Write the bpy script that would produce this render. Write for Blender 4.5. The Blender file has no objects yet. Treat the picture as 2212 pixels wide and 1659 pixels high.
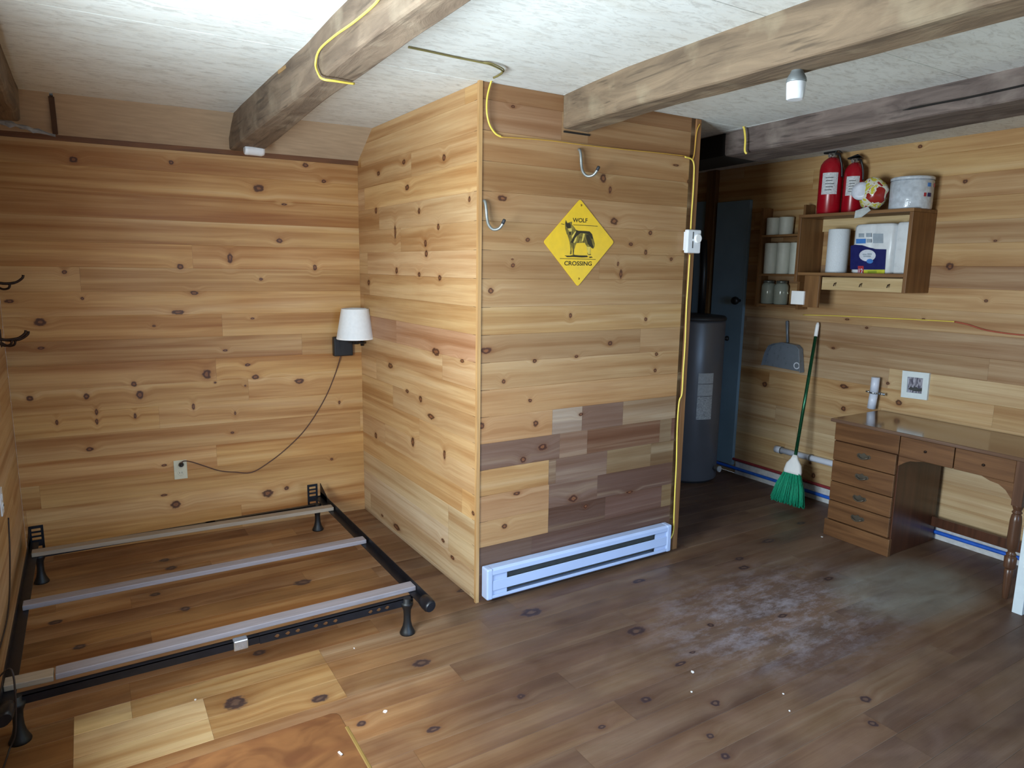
import bpy, math, random
from mathutils import Vector, noise
random.seed(7)
S = bpy.context.scene
COL = S.collection

# ------------------------------------------------------------------ camera
IW, IH = 2212, 1659
F, YAW, PITCH, ROLL, CH = 1487.08, 0.554369, 0.167186, 0.015559, 1.65
_f = Vector((math.sin(YAW)*math.cos(PITCH), math.cos(YAW)*math.cos(PITCH), -math.sin(PITCH)))
_r = Vector((math.cos(YAW), -math.sin(YAW), 0)); _u = _r.cross(_f)
RT = _r*math.cos(ROLL)+_u*math.sin(ROLL); UP = -_r*math.sin(ROLL)+_u*math.cos(ROLL)
EYE = Vector((0, 0, CH))
cam = bpy.data.cameras.new('camera'); cam.sensor_width = 36; cam.lens = F*36/IW; cam.clip_start = .02
camo = bpy.data.objects.new('camera', cam); COL.objects.link(camo)
from mathutils import Matrix
camo.matrix_world = Matrix(((RT.x, UP.x, -_f.x, EYE.x), (RT.y, UP.y, -_f.y, EYE.y), (RT.z, UP.z, -_f.z, EYE.z), (0, 0, 0, 1)))
S.camera = camo

def at(px, py, ax, v):
    """point of the place seen at photo pixel (px, py) on the plane ax = v"""
    d = _f + RT*((px-IW/2)/F) - UP*((py-IH/2)/F)
    i = 'xyz'.index(ax)
    return EYE + d*((v-EYE[i])/d[i])

# ------------------------------------------------------------------ light
S.view_settings.view_transform = 'Standard'; S.view_settings.look = 'None'
S.view_settings.gamma = 1; S.view_settings.use_curve_mapping = False
S.view_settings.exposure = 0.55
w = bpy.data.worlds.new('sky'); S.world = w; w.use_nodes = True
w.node_tree.nodes['Background'].inputs[0].default_value = (.62, .8, 1, 1)
w.node_tree.nodes['Background'].inputs[1].default_value = .5
def area(name, loc, rot, sx, sy, power, color, spread=math.pi):
    l = bpy.data.lights.new(name, 'AREA'); l.shape = 'RECTANGLE'; l.size = sx; l.size_y = sy
    l.energy = power; l.color = color; l.spread = spread
    o = bpy.data.objects.new(name, l); o.location = loc; o.rotation_euler = rot; COL.objects.link(o); return o
# daylight through the window in the left wall, the rear windows and the right one
area('daylight_left_window', (-.47, 1.6, 1.42), (0, -math.pi/2-.22, 0), 1.0, 1.15, 112, (.80, .93, 1))
area('daylight_rear_window', (1.75, -1.62, 1.45), (math.pi/2-.5, 0, 0), 1.9, 1.1, 27, (.42, .66, 1), 1.5)
area('daylight_right_window', (4.50, -.35, 1.5), (0, math.pi/2, 0), 1.1, 1.1, 12, (.74, 1, .86))

# ------------------------------------------------------------------ helpers
def lin(c):
    return tuple((x/255/12.92 if x/255 <= .04045 else ((x/255+.055)/1.055)**2.4) for x in c)
class NT:
    def __init__(s, m): s.t = m.node_tree; s.n = s.t.nodes; s.l = s.t.links
    def new(s, k, **kw):
        n = s.n.new(k)
        for a, b in kw.items(): setattr(n, a, b)
        return n
    def link(s, a, b): s.l.new(a, b)
    def math(s, op, a, b=None, c=None):
        n = s.new('ShaderNodeMath', operation=op)
        for i, x in enumerate((a, b, c)):
            if x is None: continue
            if isinstance(x, (int, float)): n.inputs[i].default_value = x
            else: s.link(x, n.inputs[i])
        return n.outputs[0]
    def vm(s, op, a, b=None, c=None):
        n = s.new('ShaderNodeVectorMath', operation=op)
        for i, x in enumerate((a, b, c)):
            if x is None: continue
            if isinstance(x, (tuple, list)): n.inputs[i].default_value = x
            else: s.link(x, n.inputs[i])
        return n
    def noise(s, vec, scale=1, detail=3, dist=0, rough=.5):
        n = s.new('ShaderNodeTexNoise'); n.inputs['Scale'].default_value = scale
        n.inputs['Detail'].default_value = detail; n.inputs['Distortion'].default_value = dist; n.inputs['Roughness'].default_value = rough
        s.link(vec, n.inputs['Vector']); return n.outputs[0]
    def rng(s, v, a, b, c, d, smooth=False):
        n = s.new('ShaderNodeMapRange'); n.clamp = True
        if smooth: n.interpolation_type = 'SMOOTHSTEP'
        s.link(v, n.inputs[0])
        for i, x in enumerate((a, b, c, d)): n.inputs[1+i].default_value = x
        return n.outputs[0]
    def mix(s, fac, a, b, mode='MIX'):
        n = s.new('ShaderNodeMix', data_type='RGBA', blend_type=mode)
        for i, x in ((0, fac), (6, a), (7, b)):
            if isinstance(x, (int, float)): n.inputs[i].default_value = x
            elif isinstance(x, tuple): n.inputs[i].default_value = (*x[:3], 1)
            else: s.link(x, n.inputs[i])
        return n.outputs[2]
def newmat(name):
    m = bpy.data.materials.new(name); m.use_nodes = True
    k = NT(m); return m, k, k.n['Principled BSDF']
def pm(name, rgb, rough=.5, metal=0, var=.08, scale=30, bump=0, stretch=(1, 1, 1), rgb2=None, **kw):
    """procedural paint, plastic or metal: colour with noise variation"""
    m, k, b = newmat(name)
    tc = k.new('ShaderNodeTexCoord'); v = k.vm('MULTIPLY', tc.outputs['Object'], tuple(stretch)).outputs[0]
    n = k.noise(v, scale, 4)
    c = lin(rgb); c2 = lin(rgb2) if rgb2 else tuple(x*(1-var*2) for x in c); c1 = c if rgb2 else tuple(min(1, x*(1+var)) for x in c)
    k.link(k.mix(k.rng(n, .3, .7, 0, 1), c2, c1), b.inputs['Base Color'])
    k.link(k.rng(n, .2, .8, max(0, rough-.06), min(1, rough+.06)), b.inputs['Roughness'])
    b.inputs['Metallic'].default_value = metal
    for a, x in kw.items(): b.inputs[a.replace('_', ' ')].default_value = x
    if bump:
        bn = k.new('ShaderNodeBump'); bn.inputs['Strength'].default_value = bump; bn.inputs['Distance'].default_value = .004
        k.link(n, bn.inputs['Height']); k.link(bn.outputs[0], b.inputs['Normal'])
    return m
def grainmat(name, rgb, rgb2, axis, rough=.4, s=1.0, spec=.5, coat=0):
    """stained furniture wood, grain running along axis"""
    m, k, b = newmat(name)
    tc = k.new('ShaderNodeTexCoord')
    st = [22*s, 22*s, 22*s]; st['xyz'.index(axis)] = 1.6*s
    n = k.noise(k.vm('MULTIPLY', tc.outputs['Object'], tuple(st)).outputs[0], 1, 4, .7)
    st2 = [140*s]*3; st2['xyz'.index(axis)] = 6*s
    n2 = k.noise(k.vm('MULTIPLY', tc.outputs['Object'], tuple(st2)).outputs[0], 1, 2)
    c = k.mix(k.rng(n, .32, .68, 0, 1), lin(rgb2), lin(rgb))
    c = k.mix(k.rng(n2, .3, .7, .3, 0), c, tuple(x*.6 for x in lin(rgb2)))
    k.link(c, b.inputs['Base Color']); b.inputs['Roughness'].default_value = rough
    b.inputs['Specular IOR Level'].default_value = spec; b.inputs['Coat Weight'].default_value = coat; b.inputs['Coat Roughness'].default_value = .12
    return m

class MB:
    def __init__(s): s.v = []; s.f = []; s.sm = []
    def add(s, vs, fs, smooth=False):
        o = len(s.v); s.v += [Vector(x) for x in vs]; s.f += [[i+o for i in f] for f in fs]; s.sm += [smooth]*len(fs); return s
    def box(s, a, b):
        (x0, y0, z0), (x1, y1, z1) = [tuple(min(p, q) for p, q in zip(a, b)), tuple(max(p, q) for p, q in zip(a, b))]
        return s.add([(x0, y0, z0), (x1, y0, z0), (x1, y1, z0), (x0, y1, z0), (x0, y0, z1), (x1, y0, z1), (x1, y1, z1), (x0, y1, z1)],
                     [(3, 2, 1, 0), (4, 5, 6, 7), (0, 1, 5, 4), (1, 2, 6, 5), (2, 3, 7, 6), (3, 0, 4, 7)])
    def obox(s, c, hx, hy, hz, ax=(1, 0, 0), ay=(0, 1, 0), az=(0, 0, 1)):
        c = Vector(c); X, Y, Z = Vector(ax).normalized()*hx, Vector(ay).normalized()*hy, Vector(az).normalized()*hz
        vs = [c-X-Y-Z, c+X-Y-Z, c+X+Y-Z, c-X+Y-Z, c-X-Y+Z, c+X-Y+Z, c+X+Y+Z, c-X+Y+Z]
        return s.add(vs, [(3, 2, 1, 0), (4, 5, 6, 7), (0, 1, 5, 4), (1, 2, 6, 5), (2, 3, 7, 6), (3, 0, 4, 7)])
    def prism(s, pts, d):
        """closed outline pts (3D, coplanar) swept by vector d"""
        n = len(pts); pts = [Vector(p) for p in pts]; d = Vector(d)
        vs = pts+[p+d for p in pts]
        fs = [list(range(n))[::-1], list(range(n, 2*n))]+[[i, (i+1) % n, n+(i+1) % n, n+i] for i in range(n)]
        return s.add(vs, fs)
    def tube(s, pts, r, n=10, close=True, flat=1.0):
        pts = [Vector(p) for p in pts]; R = r if isinstance(r, (list, tuple)) else [r]*len(pts)
        t0 = (pts[1]-pts[0]).normalized(); a = t0.orthogonal().normalized(); vs = []
        for i, p in enumerate(pts):
            t = (pts[min(i+1, len(pts)-1)]-pts[max(i-1, 0)]).normalized()
            a = (a-t*a.dot(t)).normalized(); b = t.cross(a)
            for j in range(n):
                q = 2*math.pi*j/n; vs.append(p+a*math.cos(q)*R[i]+b*math.sin(q)*R[i]*flat)
        fs = [[i*n+j, i*n+(j+1) % n, (i+1)*n+(j+1) % n, (i+1)*n+j] for i in range(len(pts)-1) for j in range(n)]
        s.add(vs, fs, True)
        if close: 
            o = len(s.v)-len(vs); L = (len(pts)-1)*n
            s.f += [[o+j for j in range(n)][::-1], [o+L+j for j in range(n)]]; s.sm += [False]*2
        return s
    def lathe(s, c, prof, n=24, axis=(0, 0, 1), caps=True, sx=1, sy=1):
        """prof: list of (radius, height along axis)"""
        c = Vector(c); A = Vector(axis).normalized(); X = A.orthogonal().normalized(); Y = A.cross(X)
        if abs(A.z) > .99: X, Y = Vector((1, 0, 0)), Vector((0, 1, 0))
        vs = [c+A*h+X*math.cos(2*math.pi*j/n)*r*sx+Y*math.sin(2*math.pi*j/n)*r*sy for r, h in prof for j in range(n)]
        fs = [[i*n+j, i*n+(j+1) % n, (i+1)*n+(j+1) % n, (i+1)*n+j] for i in range(len(prof)-1) for j in range(n)]
        s.add(vs, fs, True)
        if caps:
            o = len(s.v)-len(vs); L = (len(prof)-1)*n
            s.f += [[o+j for j in range(n)][::-1], [o+L+j for j in range(n)]]; s.sm += [False]*2
        return s
    def build(s, name, mat, parent=None, origin=None, bevel=0, seg=2):
        org = Vector(origin) if origin is not None else (Vector(root_loc(parent)) if parent else Vector((0, 0, 0)))
        me = bpy.data.meshes.new(name); me.from_pydata([tuple(v-org) for v in s.v], [], s.f)
        me.polygons.foreach_set('use_smooth', s.sm); me.materials.append(mat); me.update()
        o = bpy.data.objects.new(name, me); COL.objects.link(o)
        if parent: o.parent = parent
        elif origin is not None: o.location = org
        import bmesh
        bm = bmesh.new(); bm.from_mesh(me); bmesh.ops.recalc_face_normals(bm, faces=bm.faces[:]); bm.to_mesh(me); bm.free()
        if bevel:
            b = o.modifiers.new('bevel', 'BEVEL'); b.width = bevel; b.segments = seg; b.limit_method = 'ANGLE'; b.angle_limit = math.radians(50)
        return o
def root_loc(o):
    while o.parent: o = o.parent
    return o.location
def tag(o, label=None, cat=None, group=None, kind=None):
    if label: o['label'] = label
    if cat: o['category'] = cat
    if group: o['group'] = group
    if kind: o['kind'] = kind
    return o
def thing(name, label, cat, loc, group=None):
    o = bpy.data.objects.new(name, None); COL.objects.link(o); o.location = loc; o.empty_display_size = .05
    return tag(o, label, cat, group)
def copy_tree(o, loc, label):
    c = o.copy(); COL.objects.link(c); c.location = loc; c['label'] = label
    def rec(a, b):
        for ch in list(a.children):
            d = ch.copy(); COL.objects.link(d); d.parent = b; rec(ch, d)
    rec(o, c); return c
def cr(pts, k=8):
    """smooth curve through points"""
    P = [Vector(p) for p in pts]; out = []
    for i in range(len(P)-1):
        a, b, c, d = P[max(i-1, 0)], P[i], P[i+1], P[min(i+2, len(P)-1)]
        for j in range(k):
            t = j/k; out.append(.5*((2*b)+(c-a)*t+(2*a-5*b+4*c-d)*t*t+(3*b-a-3*c+d)*t**3))
    return out+[P[-1]]

# ------------------------------------------------------------------ the room's measures
XC, XCB, YF = 1.556, 1.532, 2.811      # closet corner (front, at back), closet front
XR, XW, XL = 2.912, 4.484, -.379
HC, WT = 2.46, 2.276                   # ceiling, top of the bed wall's boards
YB0, YB1 = 4.497, 4.371                # bed wall at its left and right end
YREAR, YFAR = -1.6, 4.95

# ------------------------------------------------------------------ pine boards
def pine(name, knots, grain=1.0, floor=False):
    m, k, b = newmat(name)
    uv = k.new('ShaderNodeUVMap'); uv.uv_map = 'uv'
    seed = k.new('ShaderNodeAttribute', attribute_name='seed'); tint = k.new('ShaderNodeAttribute', attribute_name='tint')
    d = None
    for (u, v, ru, rv) in knots:
        ru *= .85; rv *= .85
        q = k.vm('MULTIPLY_ADD', uv.outputs[0], (1/ru, 1/rv, 0), (-u/ru, -v/rv, 0))
        L = k.vm('LENGTH', q.outputs[0]).outputs['Value']
        d = L if d is None else k.math('MINIMUM', d, L)
    if d is None: d = k.vm('LENGTH', k.vm('ADD', uv.outputs[0], (90, 90, 0)).outputs[0]).outputs['Value']
    wob = k.noise(k.vm('MULTIPLY', uv.outputs[0], (40, 60, 1)).outputs[0], 1, 2)
    dn = k.math('ADD', d, k.math('MULTIPLY', k.math('SUBTRACT', wob, .5), .9))
    halo = k.rng(d, .8, 4.5, 1, 0, True)
    sep = k.new('ShaderNodeSeparateXYZ'); k.link(uv.outputs[0], sep.inputs[0])
    v2 = k.math('ADD', sep.outputs[1], k.math('MULTIPLY', halo, .02))
    comb = k.new('ShaderNodeCombineXYZ'); k.link(sep.outputs[0], comb.inputs[0]); k.link(v2, comb.inputs[1]); 
    k.link(k.math('MULTIPLY', seed.outputs['Fac'], 37), comb.inputs[2])
    g1 = k.noise(k.vm('MULTIPLY', comb.outputs[0], (.9, 24, 1)).outputs[0], 1, 4, .9)
    g2 = k.noise(k.vm('MULTIPLY', comb.outputs[0], (5, 170, 1)).outputs[0], 1, 2)
    g3 = k.noise(k.vm('MULTIPLY', comb.outputs[0], (2.2, 5, 1)).outputs[0], 1, 3)
    g0 = k.noise(k.vm('MULTIPLY', comb.outputs[0], (.38, 12, .3)).outputs[0], 1, 3, .6)
    c = tint.outputs['Color']
    c = k.mix(k.rng(g0, .46, .66, 0, .72*grain), c, (.62, .43, .26), 'MULTIPLY')
    c = k.mix(k.rng(g0, .44, .25, 0, .22), c, (.86, .72, .50))
    c = k.mix(k.rng(g1, .42, .72, 0, .55*grain), c, (.62, .43, .26), 'MULTIPLY')
    c = k.mix(k.rng(g2, .35, .7, .18, 0), c, (.50, .34, .2), 'MULTIPLY')
    c = k.mix(k.rng(g3, .35, .7, 0, .28), c, (.72, .55, .42), 'MULTIPLY')
    if floor:
        px_ = k.math('ADD', sep.outputs[0], XL); py_ = k.math('ADD', sep.outputs[1], YREAR)
        n1 = k.noise(k.vm('MULTIPLY', uv.outputs[0], (1.3, 1.3, 1)).outputs[0], 1, 4)
        n2 = k.noise(k.vm('MULTIPLY', uv.outputs[0], (4, 9, 1)).outputs[0], 1, 5, .6)
        edge = k.math('ADD', k.math('ADD', px_, k.math('MULTIPLY', py_, -.28)), k.math('MULTIPLY', n1, .5))
        worn = k.rng(edge, .0, 1.25, 0, 1, True)
        # varnish worn off and grey with dirt away from the bed
        wc = k.mix(k.rng(n2, .3, .7, 0, 1), lin((50, 44, 46)), lin((96, 82, 78)))
        mo = k.noise(k.vm('MULTIPLY', comb.outputs[0], (1.4, 3.2, 1)).outputs[0], 1, 4, .6)
        c = k.mix(k.rng(mo, .42, .64, 0, .75), c, (.48, .40, .40), 'MULTIPLY')
        c = k.mix(k.math('MULTIPLY', worn, .86), c, k.mix(.45, wc, k.mix(1, c, (.42, .42, .48), 'MULTIPLY')))
        # pale dusty scuffs in front of the desk
        q = k.vm('LENGTH', k.vm('MULTIPLY_ADD', uv.outputs[0], (1/.85, 1/.5, 0), (-(2.8-XL)/.85, -(2.0-YREAR)/.5, 0)).outputs[0]).outputs['Value']
        sc = k.noise(k.vm('MULTIPLY', uv.outputs[0], (4.5, 9, 1)).outputs[0], 1, 8, .12, .78)
        c = k.mix(k.math('MULTIPLY', k.rng(q, .2, 1.25, 1, 0, True), k.rng(sc, .46, .64, .06, .62)), c, lin((160, 154, 162)))
        q2 = k.vm('LENGTH', k.vm('MULTIPLY_ADD', uv.outputs[0], (1/.48, 1/.30, 0), (-(3.62-XL)/.48, -(1.82-YREAR)/.30, 0)).outputs[0]).outputs['Value']  # separate grey-green pale oval, nearer the desk
        c = k.mix(k.math('MULTIPLY', k.rng(q2, .6, 1.25, 1, 0, True), k.rng(n2, .3, .7, .25, .6)), c, lin((150, 152, 142)))
    kc = k.new('ShaderNodeValToRGB'); e = kc.color_ramp.elements
    kr = [(0, (112, 66, 40)), (.28, (128, 80, 50)), (.5, (62, 32, 22)), (.85, (76, 42, 28)), (1, (120, 78, 48))] if not floor else \
         [(0, (92, 70, 60)), (.3, (86, 66, 58)), (.5, (48, 36, 40)), (.85, (58, 44, 46)), (1, (84, 64, 56))]
    e[0].position, e[0].color = kr[0][0], (*lin(kr[0][1]), 1); e[1].position, e[1].color = kr[-1][0], (*lin(kr[-1][1]), 1)
    for p_, c_ in kr[1:-1]:
        x = e.new(p_); x.color = (*lin(c_), 1)
    k.link(dn, kc.inputs[0])
    c = k.mix(k.rng(d, 1, 2.2, .28, 0, True), c, (.60, .38, .22), 'MULTIPLY')
    c = k.mix(k.rng(dn, .8, 1.15, .92, 0), c, kc.outputs[0])
    k.link(c, b.inputs['Base Color'])
    k.link(k.rng(g3, .2, .8, .42 if not floor else .34, .6 if not floor else .58), b.inputs['Roughness'])
    b.inputs['Specular IOR Level'].default_value = .35
    bp = k.new('ShaderNodeBump'); bp.inputs['Strength'].default_value = .25; bp.inputs['Distance'].default_value = .002
    k.link(g2, bp.inputs['Height']); k.link(bp.outputs[0], b.inputs['Normal'])
    return m
def shell(name, O, U, V, N, ulen, rows, mat, segf, tintf, holes=(), groove=.0016, back=.06):
    """boards of real thickness with chamfered edges: rows = board edges along V, joints by segf(row)"""
    O, U, V, N = [Vector(x) for x in (O, U, V, N)]
    vs, fs, uvs, ts, sd = [], [], [], [], []
    def quad(p, uvq, t, s):
        o = len(vs); vs.extend([O+U*u+V*v+N*n for u, v, n in p]); fs.append([o, o+1, o+2, o+3]); uvs.extend(uvq); ts.append(t); sd.append(s)
    for r in range(len(rows)-1):
        v0, v1 = rows[r], rows[r+1]; js = [0]+[j for j in segf(r) if 0 < j < ulen]+[ulen]
        for a, b in zip(js[:-1], js[1:]):
            segs = [(a, b)]
            for (h0, h1, g0, g1) in holes:
                if v1 > g0+.01 and v0 < g1-.01:
                    segs = [q for (x, y) in segs for q in ((x, min(y, h0)), (max(x, h1), y)) if q[1]-q[0] > .01]
            s = random.random()
            for x, y in segs:
                t = tintf(r, (x+y)/2, v0); g = groove; c = groove*.9
                pr = [(v0, -g), (v0+c, 0), (v1-c, 0), (v1, -g)]
                for (va, na), (vb, nb) in zip(pr[:-1], pr[1:]):
                    quad([(x+.0003, va, na), (y-.0003, va, na), (y-.0003, vb, nb), (x+.0003, vb, nb)], [(x, va), (y, va), (y, vb), (x, vb)], t, s)
    # dark slab behind the boards, in pieces round the holes
    V0, V1 = rows[0], rows[-1]
    cuts = [(0, ulen, V0, V1)]
    for (h0, h1, g0, g1) in holes:
        n = []
        for (a, b, c, d) in cuts:
            if h1 <= a or h0 >= b or g1 <= c or g0 >= d: n.append((a, b, c, d)); continue
            n += [q for q in ((a, h0, c, d), (h1, b, c, d), (max(a, h0), min(b, h1), c, g0), (max(a, h0), min(b, h1), g1, d)) if q[1]-q[0] > .005 and q[3]-q[2] > .005]
        cuts = n
    for (a, b, c, d) in cuts:
        P = [(a, c), (b, c), (b, d), (a, d)]
        A = [(u, v, -groove) for u, v in P]; B = [(u, v, -back) for u, v in P]
        dk = (.12, .07, .035)
        quad(A, P, dk, .5); quad(B[::-1], P, dk, .5)
        for i in range(4):
            j = (i+1) % 4; quad([A[j], A[i], B[i], B[j]], [P[j], P[i], P[i], P[j]], dk, .5)
    me = bpy.data.meshes.new(name); me.from_pydata([tuple(v) for v in vs], [], fs); me.materials.append(mat)
    uvl = me.uv_layers.new(name='uv'); uvl.data.foreach_set('uv', [x for p in uvs for x in p])
    a = me.attributes.new('tint', 'FLOAT_COLOR', 'FACE'); a.data.foreach_set('color', [x for t in ts for x in (*t, 1)])
    a = me.attributes.new('seed', 'FLOAT', 'FACE'); a.data.foreach_set('value', sd)
    me.update(); o = bpy.data.objects.new(name, me); COL.objects.link(o)
    return tag(o, kind='structure')
def px_knots(lst, ax, v, O, U, V):
    out = []; O, U, V = Vector(O), Vector(U), Vector(V)
    for q in lst:
        x, y, r = q[:3]; ry = q[3] if len(q) > 3 else r*.8
        c = at(x, y, ax, v)-O; a = at(x+r, y, ax, v)-O; b = at(x, y-ry, ax, v)-O
        out.append((c.dot(U), c.dot(V), max(.004, abs(a.dot(U)-c.dot(U))), max(.004, abs(b.dot(V)-c.dot(V)))))
    return out
def rnd_joints(lo, hi, L, off=0):
    def f(r):
        R = random.Random(r*13+off); x = R.uniform(-lo, hi*.6); o = []
        while x < L:
            o.append(x); x += R.uniform(lo, hi)
        return o
    return f
def vary(base, a, R=random):
    k = 1+R.uniform(-a, a); h = R.uniform(-.05, .05)
    return (base[0]*k*(1+h*.4), base[1]*k, base[2]*k*(1-h*2))
def rows_from(v0, pitch, top):
    r = [0.0]; x = v0
    while x < top-.012:
        if x > .012: r.append(x)
        x += pitch
    return r+[top]

# bed wall (runs very slightly out of square)
Ub = Vector((XCB-XL, YB1-YB0, 0)).normalized(); Nb = Vector((Ub.y, -Ub.x, 0)); Ob = Vector((XL, YB0, 0)); Lb = (Vector((XCB, YB1, 0))-Ob).length
kb = [(157, 342, 11), (370, 350, 7), (558, 407, 13, 10), (658, 358, 8), (697, 393, 6), (613, 442, 8, 3), (603, 520, 8), (497, 558, 7, 14), (390, 576, 9), (678, 578, 5, 8), (563, 603, 5), (137, 588, 7), (176, 646, 5), (420, 633, 10, 6), (385, 675, 17, 6), (333, 705, 5, 3), (545, 688, 5, 2.5), (83, 698, 16, 10), (85, 755, 11, 4), (487, 757, 6, 3), (447, 809, 11, 13), (535, 788, 7, 4), (552, 814, 10, 6), (645, 822, 12, 7), (289, 832, 8, 7), (302, 855, 10, 11), (185, 860, 8, 8), (60, 866, 10, 7), (530, 833, 3), (465, 827, 4), (207, 893, 4, 9), (208, 915, 4, 8), (120, 918, 4, 7), (292, 901, 4, 7), (418, 880, 4, 9), (508, 893, 3, 5), (730, 867, 3, 5), (192, 975, 10, 6), (355, 1008, 7, 3), (714, 989, 4), (380, 1093, 13, 10), (578, 1065, 14, 10), (618, 1053, 6), (355, 1073, 9, 3), (15, 652, 14, 5), (502, 935, 5, 3)]
knots = px_knots(kb, 'y', 4.42, Ob, Ub, (0, 0, 1))
BW = (.58, .345, .135)
BR = {12: 1.08, 11: .93, 10: 1.06, 8: .86, 3: 1.12, 13: .9, 1: 1.1, 0: 1.12}
wb = shell('wall_back', Ob, Ub, (0, 0, 1), Nb, Lb, rows_from(.15, .1335, WT), pine('knotty_pine_bed_wall', knots, 1.15), rnd_joints(2.2, 3.4, 2, 4),
           lambda r, u, v: vary(tuple(x*BR.get(r, 1) for x in BW), .06, random.Random(r*7+int(u*3))), groove=.0009)
# closet, left side
Us = Vector((XCB-XC, YB1-YF, 0)).normalized(); Ns = Vector((-Us.y, Us.x, 0)); Os = Vector((XC, YF, 0)); Ls = (Vector((XCB, YB1+.2, 0))-Os).length
ks = [(880, 405, 5, 8), (957, 340, 4, 9), (820, 375, 4, 6), (873, 350, 4, 7), (855, 500, 2.5, 18), (905, 455, 3, 8), (918, 525, 3, 10), (920, 548, 4, 9), (858, 585, 3, 9), (905, 593, 3, 7), (945, 490, 3, 9), (815, 455, 3, 8), (948, 600, 4, 8), (892, 955, 4, 12), (958, 983, 3, 14), (908, 862, 4, 8), (930, 900, 9, 7), (1018, 1110, 4, 6), (858, 1138, 9, 7), (828, 1113, 3, 3), (975, 1205, 5, 5), (955, 1168, 4, 5), (940, 760, 10, 10), (815, 940, 3, 8), (880, 845, 4, 5), (800, 610, 3, 7), (995, 780, 5, 5), (1010, 430, 3, 8), (845, 790, 6, 7)]
knots = px_knots(ks, 'x', 1.545, Os, Us, (0, 0, 1))
SW = (.60, .395, .20)
def side_t(r, u, v):
    R = random.Random(r*5+int(u*2)+3)
    if 1.08 < v < 1.28: return vary((.50, .30, .19), .08, R)
    if v < .35: return vary((.62, .48, .30), .06, R)
    if v > 2.1: return vary((.58, .37, .17), .06, R)
    return vary(SW, .12, R)
shell('wall_closet_left', Os, Us, (0, 0, 1), Ns, Ls, rows_from(.02, .1315, HC), pine('knotty_pine_closet_side', knots, .9), rnd_joints(1.2, 2.6, 2, 9), side_t)
# closet, front
Of = Vector((XC, YF, 0)); Lf = XR-XC
kf = [(1108, 230, 6), (1085, 428, 12, 8), (1303, 385, 8, 12), (1318, 410, 4, 10), (1327, 478, 9, 10), (1140, 518, 6, 5), (1108, 573, 5, 6), (1107, 560, 3), (1060, 628, 7, 8), (1405, 503, 5, 6), (1363, 527, 5, 5), (1460, 357, 8, 3), (1488, 392, 4, 6), (1335, 570, 3, 6), (1341, 592, 4, 12), (1318, 741, 6, 6), (1232, 682, 4, 7), (1050, 757, 15, 9), (1155, 780, 6, 5), (1088, 824, 5, 6), (1245, 770, 5, 4), (1040, 920, 8, 9), (1157, 915, 7, 8), (1172, 966, 12, 9), (1130, 993, 8, 8), (1116, 1066, 9, 5), (1238, 1077, 12, 10), (1265, 1094, 6, 6), (1360, 1063, 10, 4), (1090, 1137, 7, 7), (1255, 895, 6, 4), (1418, 765, 4, 5), (1450, 560, 4, 5), (1395, 690, 4, 6), (1145, 865, 5, 5), (1415, 800, 4, 5), (1395, 545, 4, 7)]
knots = px_knots(kf, 'y', YF, Of, (1, 0, 0), (0, 0, 1))
TAN, DRK, OLV, MAU, YEL = (.43, .25, .125), (.125, .070, .052), (.24, .165, .095), (.20, .125, .098), (.47, .28, .125)
FT = {0: [(9, DRK)], 1: [(.32, (.16, .10, .07)), (9, DRK)], 2: [(.42, YEL), (.80, DRK), (1.22, (.15, .08, .055)), (1.30, OLV), (9, DRK)],
      3: [(.42, TAN), (.74, MAU), (9, (.14, .078, .06))], 4: [(.415, YEL), (.46, (.2, .12, .07)), (.80, MAU), (1.12, OLV), (9, (.19, .125, .075))],
      5: [(.48, MAU), (.66, (.22, .13, .09)), (1.18, (.155, .075, .046)), (1.27, OLV), (9, (.15, .07, .05))],
      6: [(.43, TAN), (.62, (.32, .24, .175)), (.90, MAU), (9, (.34, .235, .14))], 7: [(9, (.44, .26, .125))]}
def f_joint(r):
    r -= 1
    if r in FT: return [a for a, _ in FT[r] if a < 9]
    return {17: [.44, .60], 12: [.7], 9: [1.0], 15: []}.get(r, [])
def f_t(r, u, v):
    r = max(r-1, 0)
    R = random.Random(r*3+int(u*9))
    if r in FT:
        for a, t in FT[r]:
            if u < a: return vary(t, .05, R)
    if r >= 17: return vary((.36, .215, .115), .05, R)
    return vary((.44, .275, .13) if r % 3 else (.40, .245, .115), .08, R)
shell('wall_closet_front', Of, (1, 0, 0), (0, 0, 1), (0, -1, 0), Lf, rows_from(.02, .1315, HC), pine('knotty_pine_closet_front', knots, .8), f_joint, f_t)
# closet, right side (faces the passage)
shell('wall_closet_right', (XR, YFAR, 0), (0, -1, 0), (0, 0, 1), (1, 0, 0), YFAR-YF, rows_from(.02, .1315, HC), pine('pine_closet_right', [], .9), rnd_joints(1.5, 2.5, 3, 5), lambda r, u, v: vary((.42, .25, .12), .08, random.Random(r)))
# right wall
Ow = Vector((XW, YFAR, 0))
kw = [(2052, 575, 10, 10), (2085, 392, 7, 6), (1988, 316, 6, 5), (1652, 830, 7, 7), (1823, 835, 11, 6), (1822, 883, 6, 7), (1918, 828, 5, 4), (1942, 870, 9, 7), (1757, 1027, 5, 7), (1830, 690, 6, 3), (2003, 430, 8, 3), (1872, 708, 5, 3), (2130, 650, 6, 4), (1995, 690, 5, 3), (2150, 520, 5, 3), (1800, 752, 5, 3), (1750, 1000, 4, 4)]
knots = px_knots(kw, 'x', XW, Ow, (0, -1, 0), (0, 0, 1))
RT2 = {0: (.66, .52, .34), 1: (.62, .46, .27), 2: (.60, .45, .27), 3: (.60, .46, .28), 4: (.60, .44, .26), 7: (.56, .42, .26), 8: (.42, .29, .17), 9: (.40, .28, .17), 12: (.42, .27, .15), 14: (.42, .27, .14)}
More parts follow.
